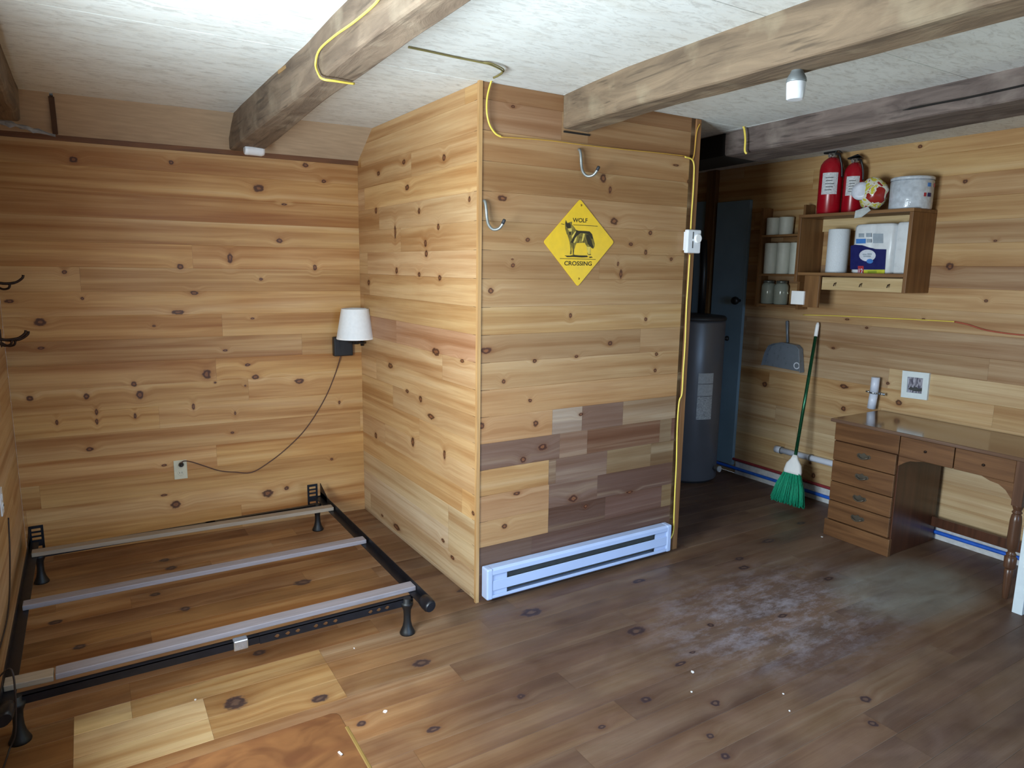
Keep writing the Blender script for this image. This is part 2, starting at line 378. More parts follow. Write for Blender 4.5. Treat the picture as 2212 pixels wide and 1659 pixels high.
shell('wall_right', Ow, (0, -1, 0), (0, 0, 1), (-1, 0, 0), YFAR-YREAR, rows_from(.1, .1335, HC), pine('knotty_pine_right_wall', knots, .85), rnd_joints(1.3, 2.8, 7, 21),
      lambda r, u, v: vary(RT2.get(r, (.54, .36, .175)), .08, random.Random(r*11+int(u*2))), holes=[(YFAR+.35-.55, YFAR+.35+.55, .95, 2.05)])
# left wall and rear wall with their windows
shell('wall_left', (XL, YREAR, 0), (0, 1, 0), (0, 0, 1), (1, 0, 0), YB0-YREAR, rows_from(.1, .1335, HC), pine('knotty_pine_left_wall', [], .8), rnd_joints(1.3, 2.8, 7, 2),
      lambda r, u, v: vary((.55, .38, .20), .08, random.Random(r*5+int(u))), holes=[(1.6-.575-YREAR, 1.6+.575-YREAR, .92, 1.92)])
shell('wall_rear', (XW, YREAR, 0), (-1, 0, 0), (0, 0, 1), (0, 1, 0), XW-XL, rows_from(.1, .1335, HC), pine('knotty_pine_rear_wall', [], .8), rnd_joints(1.3, 2.8, 6, 8),
      lambda r, u, v: vary((.50, .36, .21), .08, random.Random(r*5+int(u))), holes=[(XW-2.7, XW-.8, .9, 2.0)])
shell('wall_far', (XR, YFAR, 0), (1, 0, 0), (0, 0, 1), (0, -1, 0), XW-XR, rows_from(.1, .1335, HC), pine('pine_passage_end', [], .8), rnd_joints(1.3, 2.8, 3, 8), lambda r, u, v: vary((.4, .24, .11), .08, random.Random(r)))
# floor
kfl = [(508, 1518, 32, 17), (691, 1509, 24, 10), (910, 1432, 28, 10), (1148, 1323, 36, 11), (1375, 1363, 34, 12), (937, 1575, 22, 8), (780, 1563, 14, 8), (1545, 1519, 16, 11), (1534, 1590, 14, 9), (1567, 1634, 16, 12), (1395, 1511, 20, 9), (1125, 1504, 14, 8), (1885, 1563, 14, 14), (1870, 1510, 18, 14), (654, 1258, 26, 7), (370, 1227, 16, 5), (335, 1284, 14, 4), (120, 1344, 20, 5), (690, 1322, 14, 6), (1597, 1207, 16, 5), (1607, 1226, 20, 6), (1660, 1168, 26, 6), (1535, 1350, 10, 7), (1470, 1434, 24, 6), (1496, 1409, 12, 4), (355, 1210, 14, 4), (1000, 1275, 20, 5), (560, 1410, 18, 7), (172, 1397, 18, 6), (1380, 1255, 26, 5), (1690, 1330, 20, 6), (1790, 1250, 18, 6), (1730, 1130, 16, 4), (400, 1315, 14, 6), (1300, 1570, 14, 6)]
knots = px_knots(kfl, 'z', 0, (0, 0, 0), (1, 0, 0), (0, 1, 0))
knots = [(u-XL, v-YREAR, a, b) for u, v, a, b in knots]
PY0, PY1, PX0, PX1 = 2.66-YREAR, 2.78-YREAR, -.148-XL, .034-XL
frow = [PY1-.1*3-.04+.0]
frow = sorted([round(PY1-.12-.135*k, 4) for k in range(0, 60) if PY1-.12-.135*k > .02]+[PY1-.12+.12]+[round(PY1+.135*k, 4) for k in range(1, 40) if PY1+.135*k < YFAR-YREAR-.02])
frow = [0]+frow+[YFAR-YREAR]
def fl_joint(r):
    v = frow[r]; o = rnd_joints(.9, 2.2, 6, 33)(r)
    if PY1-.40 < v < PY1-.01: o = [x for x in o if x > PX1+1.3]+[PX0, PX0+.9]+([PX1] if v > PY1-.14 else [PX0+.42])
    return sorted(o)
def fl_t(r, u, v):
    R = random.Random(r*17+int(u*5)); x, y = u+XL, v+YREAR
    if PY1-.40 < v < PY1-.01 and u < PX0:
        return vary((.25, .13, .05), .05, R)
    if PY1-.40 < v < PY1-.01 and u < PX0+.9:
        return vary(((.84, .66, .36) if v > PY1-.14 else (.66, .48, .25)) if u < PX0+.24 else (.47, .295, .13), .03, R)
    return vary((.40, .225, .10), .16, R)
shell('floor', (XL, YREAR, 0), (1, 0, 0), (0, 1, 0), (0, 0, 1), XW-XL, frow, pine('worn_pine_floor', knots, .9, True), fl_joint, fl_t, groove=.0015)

# ceiling: pale fibreboard sheets with seams
m, k, b = newmat('ceiling_fibreboard')
tc = k.new('ShaderNodeTexCoord')
n1 = k.noise(k.vm('MULTIPLY', tc.outputs['Object'], (14, 38, 1)).outputs[0], 1, 6, .9, .7)
n2 = k.noise(tc.outputs['Object'], 60, 4); n3 = k.noise(k.vm('MULTIPLY', tc.outputs['Object'], (3, 9, 1)).outputs[0], 1, 4)
c = k.mix(k.rng(n1, .48, .68, 0, .6), lin((226, 230, 228)), lin((168, 166, 160)))
c = k.mix(k.rng(n2, .55, .75, 0, .35), c, lin((232, 230, 222))); c = k.mix(k.rng(n3, .5, .75, 0, .3), c, lin((190, 184, 170)))
k.link(c, b.inputs['Base Color']); b.inputs['Roughness'].default_value = .8
bp = k.new('ShaderNodeBump'); bp.inputs['Strength'].default_value = .4; bp.inputs['Distance'].default_value = .003
k.link(n1, bp.inputs['Height']); k.link(bp.outputs[0], b.inputs['Normal']); M_ceil = m
mb = MB()
YS = [YREAR-.1, -.82, 1.605, 2.825, YFAR+.1]; XS = [XL-.1, .87, 2.0, 3.27, XW+.1]
for i in range(4):
    for j in range(4):
        g = .003
        mb.box((XS[j]+(g if j else 0), YS[i]+g, HC), (XS[j+1], YS[i+1], HC+.02))
ce = mb.build('ceiling', M_ceil, bevel=.002); tag(ce, kind='structure')
M_dark = pm('dark_gap', (30, 22, 16), .9)
tag(MB().box((XL-.1, YREAR-.1, HC+.02), (XW+.1, YFAR+.1, HC+.08)).build('trim_roof_deck', M_dark), kind='structure')

# sloped boards over the bed wall and the dark ledge below them
M_slope = pm('sloped_board', (182, 160, 134), .75, var=.06, scale=8, stretch=(1, 8, 8))
mb = MB()
for x0, x1 in ((XL, -.075), (-.06, 1.56)):
    ya, yb = YB0-.0655*(x0-XL), YB0-.0655*(x1-XL)
    mb.prism([(x0, ya-.0, WT+.015), (x0, ya-.26, HC), (x0, ya-.23, HC+.02), (x0, ya+.03, WT+.03)], (x1-x0, (yb-ya), 0))
tag(mb.build('trim_sloped_board', M_slope), kind='structure')
M_ledge = grainmat('dark_ledge_wood', (124, 78, 42), (92, 56, 30), 'x', .6)
tag(MB().prism([(XL, YB0-.012, WT-.004), (XCB, YB1-.012, WT-.004), (XCB, YB1+.1, WT-.004), (XL, YB0+.1, WT-.004)], (0, 0, .05)).build('trim_ledge', M_ledge), kind='structure')
M_batten = pm('batten_wood', (78, 56, 44), .8)
mb = MB(); mb.obox((-.067, 4.34, 2.375), .012, .008, .125, (1, 0, 0), (0, .57, .82), (0, -.82, .57))
tag(mb.build('trim_batten', M_batten), kind='structure')
tag(MB().box((2.008, YF-.004, 2.292), (2.165, YF+.001, 2.300)).build('trim_beam_notch', M_dark), kind='structure')
# corner boards of the closet
M_cs = grainmat('corner_strip_pine', (205, 165, 112), (170, 126, 78), 'z', .5)
tag(MB().box((XC-.012, YF-.006, 0), (XC+.006, YF+.012, HC)).build('trim_closet_corner', M_cs), kind='structure')
M_cs2 = grainmat('corner_strip_dark_pine', (158, 112, 70), (122, 82, 48), 'z', .5)
tag(MB().box((XR-.03, YF-.008, .0), (XR+.008, YF+.02, HC-.002)).build('trim_closet_edge', M_cs2, bevel=.003), kind='structure')
# window frames (behind the camera and beside it)
M_wf = grainmat('window_frame_pine', (200, 160, 110), (170, 125, 78), 'z', .5)
def frame(name, O, U, w_, h_, N):
    O, U, N = Vector(O), Vector(U), Vector(N); Z = Vector((0, 0, 1)); mb = MB(); t = .05
    for c, a, b_ in ((O+U*w_/2, w_/2, t/2), (O+U*w_/2+Z*h_, w_/2, t/2), (O+Z*h_/2, t/2, h_/2), (O+U*w_+Z*h_/2, t/2, h_/2), (O+U*w_/2+Z*h_/2, .015, h_/2)):
        mb.obox(c+N*-.02, a, .04, b_, U, N, Z)
    tag(mb.build(name, M_wf), kind='structure')
frame('window_1', (XL, 1.025, .92), (0, 1, 0), 1.15, 1.0, (1, 0, 0))
frame('window_2', (.8, YREAR, .9), (1, 0, 0), 1.9, 1.1, (0, 1, 0))
frame('window_3', (XW, -.9, .95), (0, 1, 0), 1.1, 1.1, (-1, 0, 0))

# ------------------------------------------------------------------ hewn ceiling beams
def beammat(name, a, b_, c_):
    m, k, b = newmat(name); tc = k.new('ShaderNodeTexCoord')
    n = k.noise(k.vm('MULTIPLY', tc.outputs['Object'], (14, 2.2, 14)).outputs[0], 1, 6, .8, .6)
    n2 = k.noise(tc.outputs['Object'], 7, 4); n3 = k.noise(k.vm('MULTIPLY', tc.outputs['Object'], (60, 3, 60)).outputs[0], 1, 3, .4)
    c = k.mix(k.rng(n, .35, .65, 0, 1), lin(a), lin(b_)); c = k.mix(k.rng(n2, .52, .72, 0, .55), c, lin(c_))
    c = k.mix(k.rng(n3, .58, .70, 0, .55), c, tuple(x*.3 for x in lin(a)))
    k.link(c, b.inputs['Base Color']); b.inputs['Roughness'].default_value = .8
    bp = k.new('ShaderNodeBump'); bp.inputs['Strength'].default_value = .7; bp.inputs['Distance'].default_value = .012
    k.link(n, bp.inputs['Height']); k.link(bp.outputs[0], b.inputs['Normal']); return m
M_beam1 = beammat('hewn_beam_brown', (92, 76, 62), (128, 110, 92), (150, 136, 116))
M_beam2 = beammat('hewn_beam_grey', (94, 78, 62), (132, 112, 90), (152, 138, 114))
M_beam3 = beammat('hewn_beam_dark', (78, 66, 62), (118, 104, 98), (138, 126, 118))
def beam(name, mat, secs, label, seed, rough=.008, cut=.014):
    """secs: (y, x0, x1, z0) stations; top is at the ceiling"""
    vs, fs = [], []; prof = []
    ys = []; y0, y1 = secs[0][0], secs[-1][0]; n = int(abs(y1-y0)/.045)+2
    for i in range(n):
        y = y0+(y1-y0)*i/(n-1)
        for a, b in zip(secs[:-1], secs[1:]):
            if min(a[0], b[0])-1e-6 <= y <= max(a[0], b[0])+1e-6:
                t = (y-a[0])/(b[0]-a[0]); X0, X1, Z0 = [a[q]+(b[q]-a[q])*t for q in (1, 2, 3)]; break
        w1 = noise.noise((y*1.1, seed, 0)); w2 = noise.noise((y*1.3, seed, 9)); w3 = noise.noise((y*.9, seed, 4))
        cl = cut*(.7+1.1*max(0, w1)); cr_ = cut*(.7+1.5*max(0, w2)); X0 += w2*rough; X1 += w1*rough; Z0 += w3*rough
        pts = [(X0, HC), (X0, HC-(HC-Z0)*.35), (X0, HC-(HC-Z0)*.7), (X0, Z0+cl), (X0+cl*.35, Z0+cl*.4), (X0+cl, Z0), (X0+(X1-X0)*.5, Z0), (X1-cr_, Z0), (X1-cr_*.35, Z0+cr_*.4), (X1, Z0+cr_), (X1, HC-(HC-Z0)*.4), (X1, HC)]
        for j, (x, z) in enumerate(pts):
            d = noise.noise((x*9, y*5, z*9+seed))*rough*.8
            vs.append((x+(d if 0 < j < 11 else d*.5), y, z+(d if 0 < j < 11 else 0)))
    L = 12
    for i in range(n-1):
        for j in range(L): fs.append([i*L+j, i*L+(j+1) % L, (i+1)*L+(j+1) % L, (i+1)*L+j])
    mb = MB(); mb.add(vs, fs, False); mb.f += [list(range(L)), list(range((n-1)*L, n*L))]; mb.sm += [False]*2
    o = mb.build(name, mat, origin=((secs[0][1]+secs[0][2])/2, (y0+y1)/2, HC))
    return tag(o, label, 'ceiling beam', 'hand hewn beams under the ceiling')
beam('ceiling_beam', M_beam1, [(YREAR, .765, .875, 2.3), (2.0, .765, .875, 2.3), (3.2, .77, .90, 2.3), (4.33, .76, .945, 2.285)],
     'brown hewn ceiling beam with a yellow cable looped over it, ending above the bed wall', 1.3)
beam('ceiling_beam', M_beam2, [(YREAR, 1.93, 2.10, 2.30), (1.4, 1.93, 2.09, 2.30), (2.3, 1.94, 2.08, 2.30), (YF-.002, 2.005, 2.165, 2.31)],
     'grey brown hewn ceiling beam ending at the closet front above the yellow sign', 5.1)
beam('ceiling_beam', M_beam3, [(YREAR, 3.2, 3.55, 2.335), (1.4, 3.2, 3.555, 2.335), (2.98, 3.31, 3.64, 2.325)],
     'dark grey split ceiling beam nearest the right wall, over the fire extinguishers', 8.7)
b3 = S.objects['ceiling_beam.002']
mb = MB(); sp = [at(x, y, 'x', 3.192) for x, y in ((1950, 238), (2010, 226), (2080, 213), (2150, 198), (2212, 184), (2260, 172))]
mb.tube(cr(sp, 3), [.001]+[.0045]*14+[.006], 5)
mb.build('split', pm('dark_split', (22, 18, 16), .95), b3)
beam('ceiling_beam', M_beam1, [(YREAR, XL+.002, -.22, 2.31), (4.2, XL+.002, -.20, 2.31)],
     'dark brown ceiling beam in the top left corner against the left wall', 3.3)
M_beam_shade = pm('beam_shade_black', (16, 13, 9), .9, var=.2)  # shade on the beam's far end, put into a near-black colour
tag(MB().prism([(3.312, 2.983, 2.33), (3.64, 2.983, 2.33), (3.78, YFAR-.01, 2.32), (3.47, YFAR-.01, 2.32)], (0, 0, HC-2.335)).build('trim_shaded_beam_end', M_beam_shade), kind='structure')  # stands in for the dark beam's shaded far end, painted black
M_slab = grainmat('bark_slab_wood', (176, 140, 92), (128, 98, 66), 'y', .8)
mb = MB().prism([at(600, 152, 'z', HC-.004), at(668, 103, 'z', HC-.004), at(700, 100, 'z', HC-.004), at(640, 160, 'z', HC-.004)], (0, 0, -.014))
tag(mb.build('wood_offcut', M_slab, origin=at(640, 130, 'z', HC)), 'pale flat offcut of wood between the ceiling and the brown beam', 'wood offcut')

# ------------------------------------------------------------------ pale door slab, stud and panel in the passage
M_door = pm('pale_blue_paint', (126, 152, 168), .5, var=.05, scale=4)
mb = MB().box((4.452, 3.72, .07), (4.482, 4.05, 2.20))
o = mb.build('door_1', M_door, bevel=.003); tag(o, kind='structure')
M_black = pm('black_enamel', (26, 26, 28), .4, var=.1)
MB().lathe((4.452, 3.755, 1.42), [(.012, 0), (.012, .03), (.028, .038), (.033, .055), (.028, .072), (.01, .078)], 16, (-1, 0, 0)).build('door_knob', M_black, o)
tag(MB().box((4.44, 4.07, 0), (4.482, 4.165, HC-.001)).build('trim_passage_stud', grainmat('stud_pine', (128, 92, 50), (98, 66, 36), 'z'), bevel=.003), kind='structure')
tag(MB().box((4.46, 4.18, .05), (4.482, 4.9, 2.22)).build('trim_passage_panel', M_door), kind='structure')
M_bbw = pm('baseboard_white', (206, 208, 210), .55)
tag(MB().box((XW-.014, YREAR+.01, 0), (XW-.001, 3.70, .105)).build('baseboard_right', M_bbw, bevel=.002), kind='structure')

# ------------------------------------------------------------------ bed frame
M_bk = pm('black_painted_steel', (24, 24, 30), .38, .3, var=.15)
M_blk2 = pm('black_plastic_leg', (18, 18, 20), .5, var=.1)
bed = thing('bed_frame', 'black metal bed frame with bare rails and grey slats across', 'bed frame', (.43, 3.45, 0))
for sx, xo in ((1, 1.205), (-1, -.345)):
    x0, x1 = (xo-.042, xo) if sx > 0 else (xo, xo+.042)
    mb = MB().box((x0, 2.60, .172), (x1, 4.27, .176)); xe = xo-.004 if sx > 0 else xo
    mb.box((xe, 2.60, .172), (xe+.004, 4.27, .21))
    rl = mb.build('side_rail', M_bk, bed, bevel=.0015)
    # rounded plastic end cap
    MB().lathe((xo-sx*.022, 2.60, .188), [(.024, -.05), (.030, -.035), (.031, 0), (.028, .03)], 14, (0, 1, 0), sx=1, sy=.75).build('end_cap', M_bk, rl)
    # slotted headboard bracket turned up at the far end
    mb = MB(); bx0, bx1 = (xo-.085, xo-.02) if sx > 0 else (xo+.0, xo+.065)
    mb.box((bx0, 4.272, .10), (bx0+.012, 4.276, .262)); mb.box((bx1-.012, 4.272, .10), (bx1, 4.276, .262))
    for i in range(7): mb.box((bx0+.012, 4.272, .10+i*.0245), (bx1-.012, 4.276, .110+i*.0245+(.005 if i in (0, 6) else 0)))
    mb.prism([(xo-(.004 if sx > 0 else 0), 4.272, .172), (xo-(.004 if sx > 0 else 0), 4.272, .262), (xo-(.004 if sx > 0 else 0), 4.13, .21), (xo-(.004 if sx > 0 else 0), 4.13, .172)], (.004, 0, 0))
    mb.box((min(bx0, xo-.01), 4.268, .15), (max(bx1, xo+.002), 4.276, .18))
    mb.build('headboard_bracket', M_bk, rl)
def hole_arm(x0, x1, y, z0, z1, holes, th=.003):
    """upright steel strip with diamond holes, built as strip pieces round each hole"""
    mb = MB(); xs = sorted(holes); h = .011; cur = x0; zc = (z0+z1)/2-.002; g = .0075
    for hx in xs:
        mb.box((cur, y, z0), (hx-h, y+th, z1)); cur = hx+h
        for (a, b_, c_) in (((hx-h, z1), (hx+h, z1), None),):
            mb.prism([(hx-h, y, z1), (hx-h, y, zc), (hx-h*.1, y, zc+g), (hx+h*.5, y, zc+g), (hx+h, y, zc), (hx+h, y, z1)], (0, th, 0))
            mb.prism([(hx-h, y, z0), (hx-h, y, zc), (hx-h*.1, y, zc-g), (hx+h*.5, y, zc-g), (hx+h, y, zc), (hx+h, y, z0)], (0, th, 0))
    mb.box((cur, y, z0), (x1, y+th, z1)); mb.box((x0, y, z1-.003), (x1, y+.028, z1)); return mb
hx = [at(px, py, 'y', 2.715).x for px, py in ((598, 1366), (621, 1360), (643, 1354), (682, 1344), (703, 1339), (724, 1333), (800, 1315), (818, 1309), (836, 1305))]
fa = hole_arm(.50, 1.17, 2.715, .132, .168, hx).build('cross_arm', M_bk, bed)
hole_arm(-.33, .52, 2.719, .134, .166, []).build('cross_arm', M_bk, bed)
M_chr = pm('chrome_clip', (190, 196, 202), .25, .9)
MB().box((.40, 2.708, .130), (.455, 2.745, .172)).build('clip', M_chr, fa, bevel=.004)
hole_arm(-.33, .55, 4.135, .132, .168, []).build('cross_arm', M_bk, bed); hole_arm(.5, 1.17, 4.139, .132, .168, []).build('cross_arm', M_bk, bed)
for lx, ly in ((1.14, 2.715), (1.145, 4.15), (-.30, 4.13), (-.305, 2.72)):
    MB().lathe((lx, ly, 0), [(.034, 0), (.035, .006), (.030, .016), (.022, .035), (.017, .06), (.016, .09), (.018, .115), (.026, .135), (.028, .14), (.028, .150), (.018, .152), (.018, .171)], 18).build('leg', M_blk2, bed)
M_slat = pm('grey_slat_paint', (138, 130, 134), .6, var=.08, scale=14, stretch=(.4, 6, 6))
M_slat2 = pm('pale_slat_end', (176, 182, 172), .55, var=.06, scale=14, stretch=(.4, 6, 6))
M_slat3 = pm('dull_slat_paint', (150, 134, 116), .65, var=.08, scale=14, stretch=(.4, 6, 6))
def slat(x0, x1, y0, y1, z, mat, label, ya=0):
    mb = MB(); mb.prism([(x0, y0+ya, z), (x0, y1+ya, z), (x1, y1, z), (x1, y0, z)], (0, 0, .022))
    mb.build('slat', mat, bed, bevel=.003)['label'] = label
slat(-.325, 1.195, 3.965, 4.025, .1765, M_slat3, 'dull grey slat across the frame nearest the bed wall', .07)
slat(-.325, 1.192, 3.385, 3.445, .1765, M_slat, 'grey slat across the middle of the bed frame', .02)
slat(-.19, 1.20, 2.75, 2.812, .1765, M_slat, 'grey slat over the near cross arm with a pale cut end')
slat(-.34, -.195, 2.745, 2.807, .1765, M_slat3, 'short dull slat piece at the left end of the near rail', .01)

# ------------------------------------------------------------------ wall lamp, its cord and outlets
M_shade = pm('white_lamp_shade', (232, 234, 236), .8, var=.02, scale=60, Transmission_Weight=.0)
yb = 4.378
lamp = thing('wall_lamp', 'black wall lamp with a white cone shade and brown cord', 'wall lamp', (1.42, 4.37, 1.1))
bpq = MB().box((1.338, yb-.045, 1.070), (1.462, yb-.002, 1.195)).build('back_plate', M_black, lamp, bevel=.006, seg=3)
MB().box((1.375, yb-.05, 1.12), (1.381, yb-.045, 1.18)).build('switch', M_black, bpq)
MB().tube(cr([(1.46, yb-.03, 1.155), (1.50, yb-.05, 1.153), (1.522, yb-.09, 1.156), (1.50, yb-.128, 1.16), (1.455, yb-.13, 1.165)], 6), .007, 8).lathe((1.515, yb-.07, 1.135), [(.011, 0), (.011, .045)], 10).build('swing_arm', M_black, lamp)
MB().lathe((1.452, yb-.13, 1.155), [(.02, 0), (.02, .05), (.014, .055), (.014, .08)], 14).build('socket', M_black, lamp)
M_bulb = pm('frosted_bulb', (235, 235, 228), .3, var=.01)
MB().lathe((1.452, yb-.13, 1.235), [(.012, 0), (.016, .02), (.028, .05), (.030, .07), (.022, .092), (.004, .10)], 16).build('bulb', M_bulb, lamp)
mb = MB(); mb.lathe((1.452, yb-.13, 1.190), [(.118, 0), (.119, .004), (.086, .186), (.085, .19), (.083, .19), (.084, .186), (.1165, .004), (.116, 0)], 40, caps=False)
mb.build('lamp_shade', M_shade, lamp)
M_trimw = pm('white_shade_trim', (246, 246, 246), .7, var=.01)
sh = lamp.children[-1]
MB().lathe((1.452, yb-.13, 1.188), [(.119, 0), (.1205, .002), (.119, .010), (.1175, .010)], 40, caps=False).build('rim_trim', M_trimw, sh)
def onb(px, py, off=.004):
    p = at(px, py, 'y', 4.40)
    for _ in range(3):
        yy = YB0-.0655*(p.x-XL)-off; p = at(px, py, 'y', yy)
    return p
M_cord = pm('brown_cord', (84, 52, 40), .6)
pts = [onb(736, 768, .03)]+[onb(a, b_, .006) for a, b_ in ((724, 808), (706, 852), (682, 895), (655, 933), (620, 968), (585, 996), (545, 1020), (510, 1020), (475, 1017), (440, 1006), (415, 998))]+[onb(398, 996, .03), onb(391, 1001, .03)]
cd = MB().tube(cr(pts, 6), .0032, 8).build('cord', M_cord, lamp)
MB().lathe(onb(391, 1003, .006), [(.013, 0), (.015, .012), (.009, .028), (.004, .034)], 12, (0, -1, 0)).build('plug', M_black, cd)
M_ivory = pm('ivory_plastic', (208, 202, 176), .4, var=.03)
def outlet(name, label, c, U, N, mat, group='wall outlets'):
    U, N = Vector(U), Vector(N); c = Vector(c); t = thing(name, label, 'wall outlet', c, group)
    p = MB().obox(c+N*.003, .036, .003, .058, U, N).build('cover_plate', mat, t, bevel=.002)
    for s in (-1, 1): 
        r = MB().lathe(c+N*.006+Vector((0, 0, s*.02)), [(.0165, 0), (.0165, .002), (.015, .003)], 20, N).build('receptacle', mat, p)
    mb = MB()
    for q in (-.0065, .0065): mb.obox(c+N*.0095+U*q+Vector((0, 0, -.018)), .001, .0006, .005, U, N)
    mb.build('slots', M_black, p); return t
outlet('wall_outlet', 'ivory outlet plate on the bed wall with the lamp cord plugged in', onb(390, 1014, .0), Ub, Nb, M_ivory)
M_wp = pm('white_plastic', (226, 230, 236), .4, var=.02)
outlet('wall_outlet', 'white outlet plate on the left wall at the picture edge', (XL, 3.61, .61), (0, -1, 0), (1, 0, 0), M_wp)
M_dcord = pm('dark_cord', (40, 26, 20), .6)
pts = [(XL+.03, 3.52, .56), (XL+.03, 3.40, .40), (XL+.035, 3.1, .30), (-.365, 2.75, .24), (-.30, 2.66, .30), (-.305, 2.64, .10), (-.33, 2.62, .03), (-.34, 2.52, .006), (-.27, 2.50, .006), (-.20, 2.42, .006)]
tag(MB().tube(cr(pts, 8), .003, 8).build('power_cord', M_dcord, origin=(-.34, 2.8, 0)), 'thin dark cord trailing over the left bed rail to the floor', 'cord')

# ------------------------------------------------------------------ coat hooks on the left wall
M_iron = pm('dark_bronze', (48, 30, 20), .45, .5, var=.1)
def coat_hook(y, z, label):
    t = thing('coat_hook', label, 'coat hook', (XL, y, z), 'coat hooks on the left wall')
    MB().box((XL+.0, y-.012, z-.05), (XL+.006, y+.012, z+.04)).build('back_plate', M_iron, t, bevel=.002)
    MB().tube(cr([(XL+.005, y, z-.01), (XL+.04, y, z-.018), (XL+.085, y, z-.012), (XL+.115, y, z+.01), (XL+.12, y, z+.026)], 6), [.007]*12+[.006]*12+[.008], 10).build('prong', M_iron, t)
    MB().tube(cr([(XL+.005, y, z-.03), (XL+.03, y-.005, z-.045), (XL+.055, y-.01, z-.04), (XL+.062, y-.012, z-.02)], 6), .0055, 10).build('prong', M_iron, t)
    return t
coat_hook(4.33, 1.55, 'single dark metal coat hook on the left wall, the upper one')
h = coat_hook(4.30, 1.265, 'dark metal coat hook below the upper one on the left wall, tangled with another')
coat_hook(4.12, 1.285, 'dark metal double coat hook at the picture edge, nearest the camera')

# ------------------------------------------------------------------ grey J hooks on the closet front
M_galv = pm('galvanised_steel', (150, 154, 152), .45, .7, var=.12)
M_tip = pm('black_rubber_tip', (36, 38, 44), .6)
def jhook(pa, label):
    a = at(pa[0], pa[1], 'y', YF-.02); t = thing('utility_hook', label, 'hook', (a.x, YF, a.z), 'grey hooks on the closet front')
    x, z, y = a.x, a.z, YF-.002
    P = [(x, y, z), (x-.002, y-.012, z-.006), (x, y-.018, z-.03), (x+.004, y-.02, z-.075), (x+.008, y-.03, z-.108), (x+.020, y-.05, z-.128), (x+.036, y-.075, z-.124), (x+.046, y-.092, z-.102), (x+.050, y-.097, z-.088)]
    MB().tube(cr(P, 6), .0068, 12).build('shank', M_galv, t)
    MB().tube([(x+.045, y-.091, z-.104), (x+.050, y-.097, z-.088), (x+.051, y-.0985, z-.084)], [.0078, .0078, .005], 12).build('tip', M_tip, t)
jhook((1050, 433), 'grey utility hook near the closet corner, left of the yellow sign')
jhook((1255, 322), 'grey utility hook above the yellow sign')

# ------------------------------------------------------------------ wolf sign
sign = thing('wall_sign', 'yellow diamond WOLF CROSSING sign on the closet front', 'sign', at(1250, 524, 'y', YF))
M_yel = pm('yellow_sign', (226, 184, 34), .35, var=.04, scale=20); M_ink = pm('black_ink', (42, 34, 10), .5, var=.05)
M_fur = pm('olive_ink', (150, 130, 50), .5, var=.0, scale=90, rgb2=(52, 44, 16), stretch=(2.0, 1, .6)); M_fur2 = pm('pale_ink', (212, 186, 84), .5, scale=60)
def sg(zx, zy, off=0): return at(1150+zx/6.912, 400+zy/6.912, 'y', YF-.004-off)
def rounded(P, r=.12):
    out = []; n = len(P)
    for i in range(n):
        a, b, c = P[i-1], P[i], P[(i+1) % n]; p0, p1 = b+(a-b)*r*.35, b+(c-b)*r*.35
        for t in (0, .33, .66, 1): out.append((1-t)**2*p0+2*t*(1-t)*b+t*t*p1)
    return out
plate = MB().prism(rounded([sg(715, 205), sg(1222, 850), sg(678, 1515), sg(165, 845)]), (0, .003, 0)).build('plate', M_yel, sign, bevel=.0008)
def ink(pts, name, mat, lay): return MB().prism([sg(a, b_, .0003*lay) for a, b_ in pts], (0, .0002, 0)).build(name, mat, plate)
wolf = [(500, 518), (525, 565), (552, 552), (592, 545), (590, 590), (612, 610), (655, 668), (690, 680), (790, 682), (855, 690), (892, 730), (912, 800), (930, 870), (930, 915), (908, 950), (882, 938), (862, 912), (872, 960), (862, 1020), (880, 1042), (838, 1045), (822, 1030), (832, 960), (815, 915), (780, 860), (660, 865), (642, 905), (626, 960), (620, 1020), (628, 1040), (602, 1040), (600, 960), (592, 900), (588, 960), (584, 1030), (560, 1032), (568, 960), (556, 850), (525, 745), (508, 720), (492, 650), (486, 580)]
ink(wolf, 'wolf_picture', M_fur, 1)
ink([(655, 672), (690, 680), (855, 692), (892, 735), (905, 800), (880, 800), (850, 745), (800, 720), (720, 715), (660, 760), (620, 830), (600, 870), (570, 850), (600, 800), (630, 740)], 'wolf_shading', M_ink, 2)
ink([(800, 730), (850, 745), (890, 850), (915, 930), (880, 930), (830, 880), (805, 800)], 'wolf_shading', M_ink, 2)
ink([(640, 690), (655, 690), (620, 760), (590, 800), (585, 760)], 'wolf_highlight', M_fur2, 3); ink([(760, 720), (785, 725), (760, 830), (735, 840)], 'wolf_highlight', M_fur2, 3)
ink([(640, 790), (665, 760), (655, 830), (625, 870), (615, 850)], 'wolf_highlight', M_fur2, 3); ink([(530, 650), (585, 640), (590, 690), (555, 690)], 'wolf_highlight', M_fur2, 3)
ink([(805, 920), (860, 920), (868, 960), (858, 1030), (835, 1030)], 'wolf_highlight', M_fur2, 3)
ink([(495, 540), (520, 570), (560, 565), (575, 600), (570, 640), (530, 645), (505, 620)], 'wolf_shading', M_ink, 2); ink([(545, 700), (575, 695), (575, 740), (555, 745)], 'wolf_shading', M_ink, 3)
ink([(480, 1050), (560, 1052), (620, 1040), (700, 1048), (820, 1050), (830, 1075), (740, 1080), (600, 1072), (520, 1075)], 'ground_shadow', M_ink, 1)
ink([(835, 1072), (880, 1065), (905, 1080), (860, 1088)], 'ground_shadow', M_ink, 1)
for (a, b_, c_, d_) in ((430, 578, 478, 585), (610, 592, 975, 612), (410, 1096, 945, 1108)): ink([(a, b_-4), (c_, d_-4), (c_, d_+4), (a, b_+4)], 'printed_line', M_ink, 1)
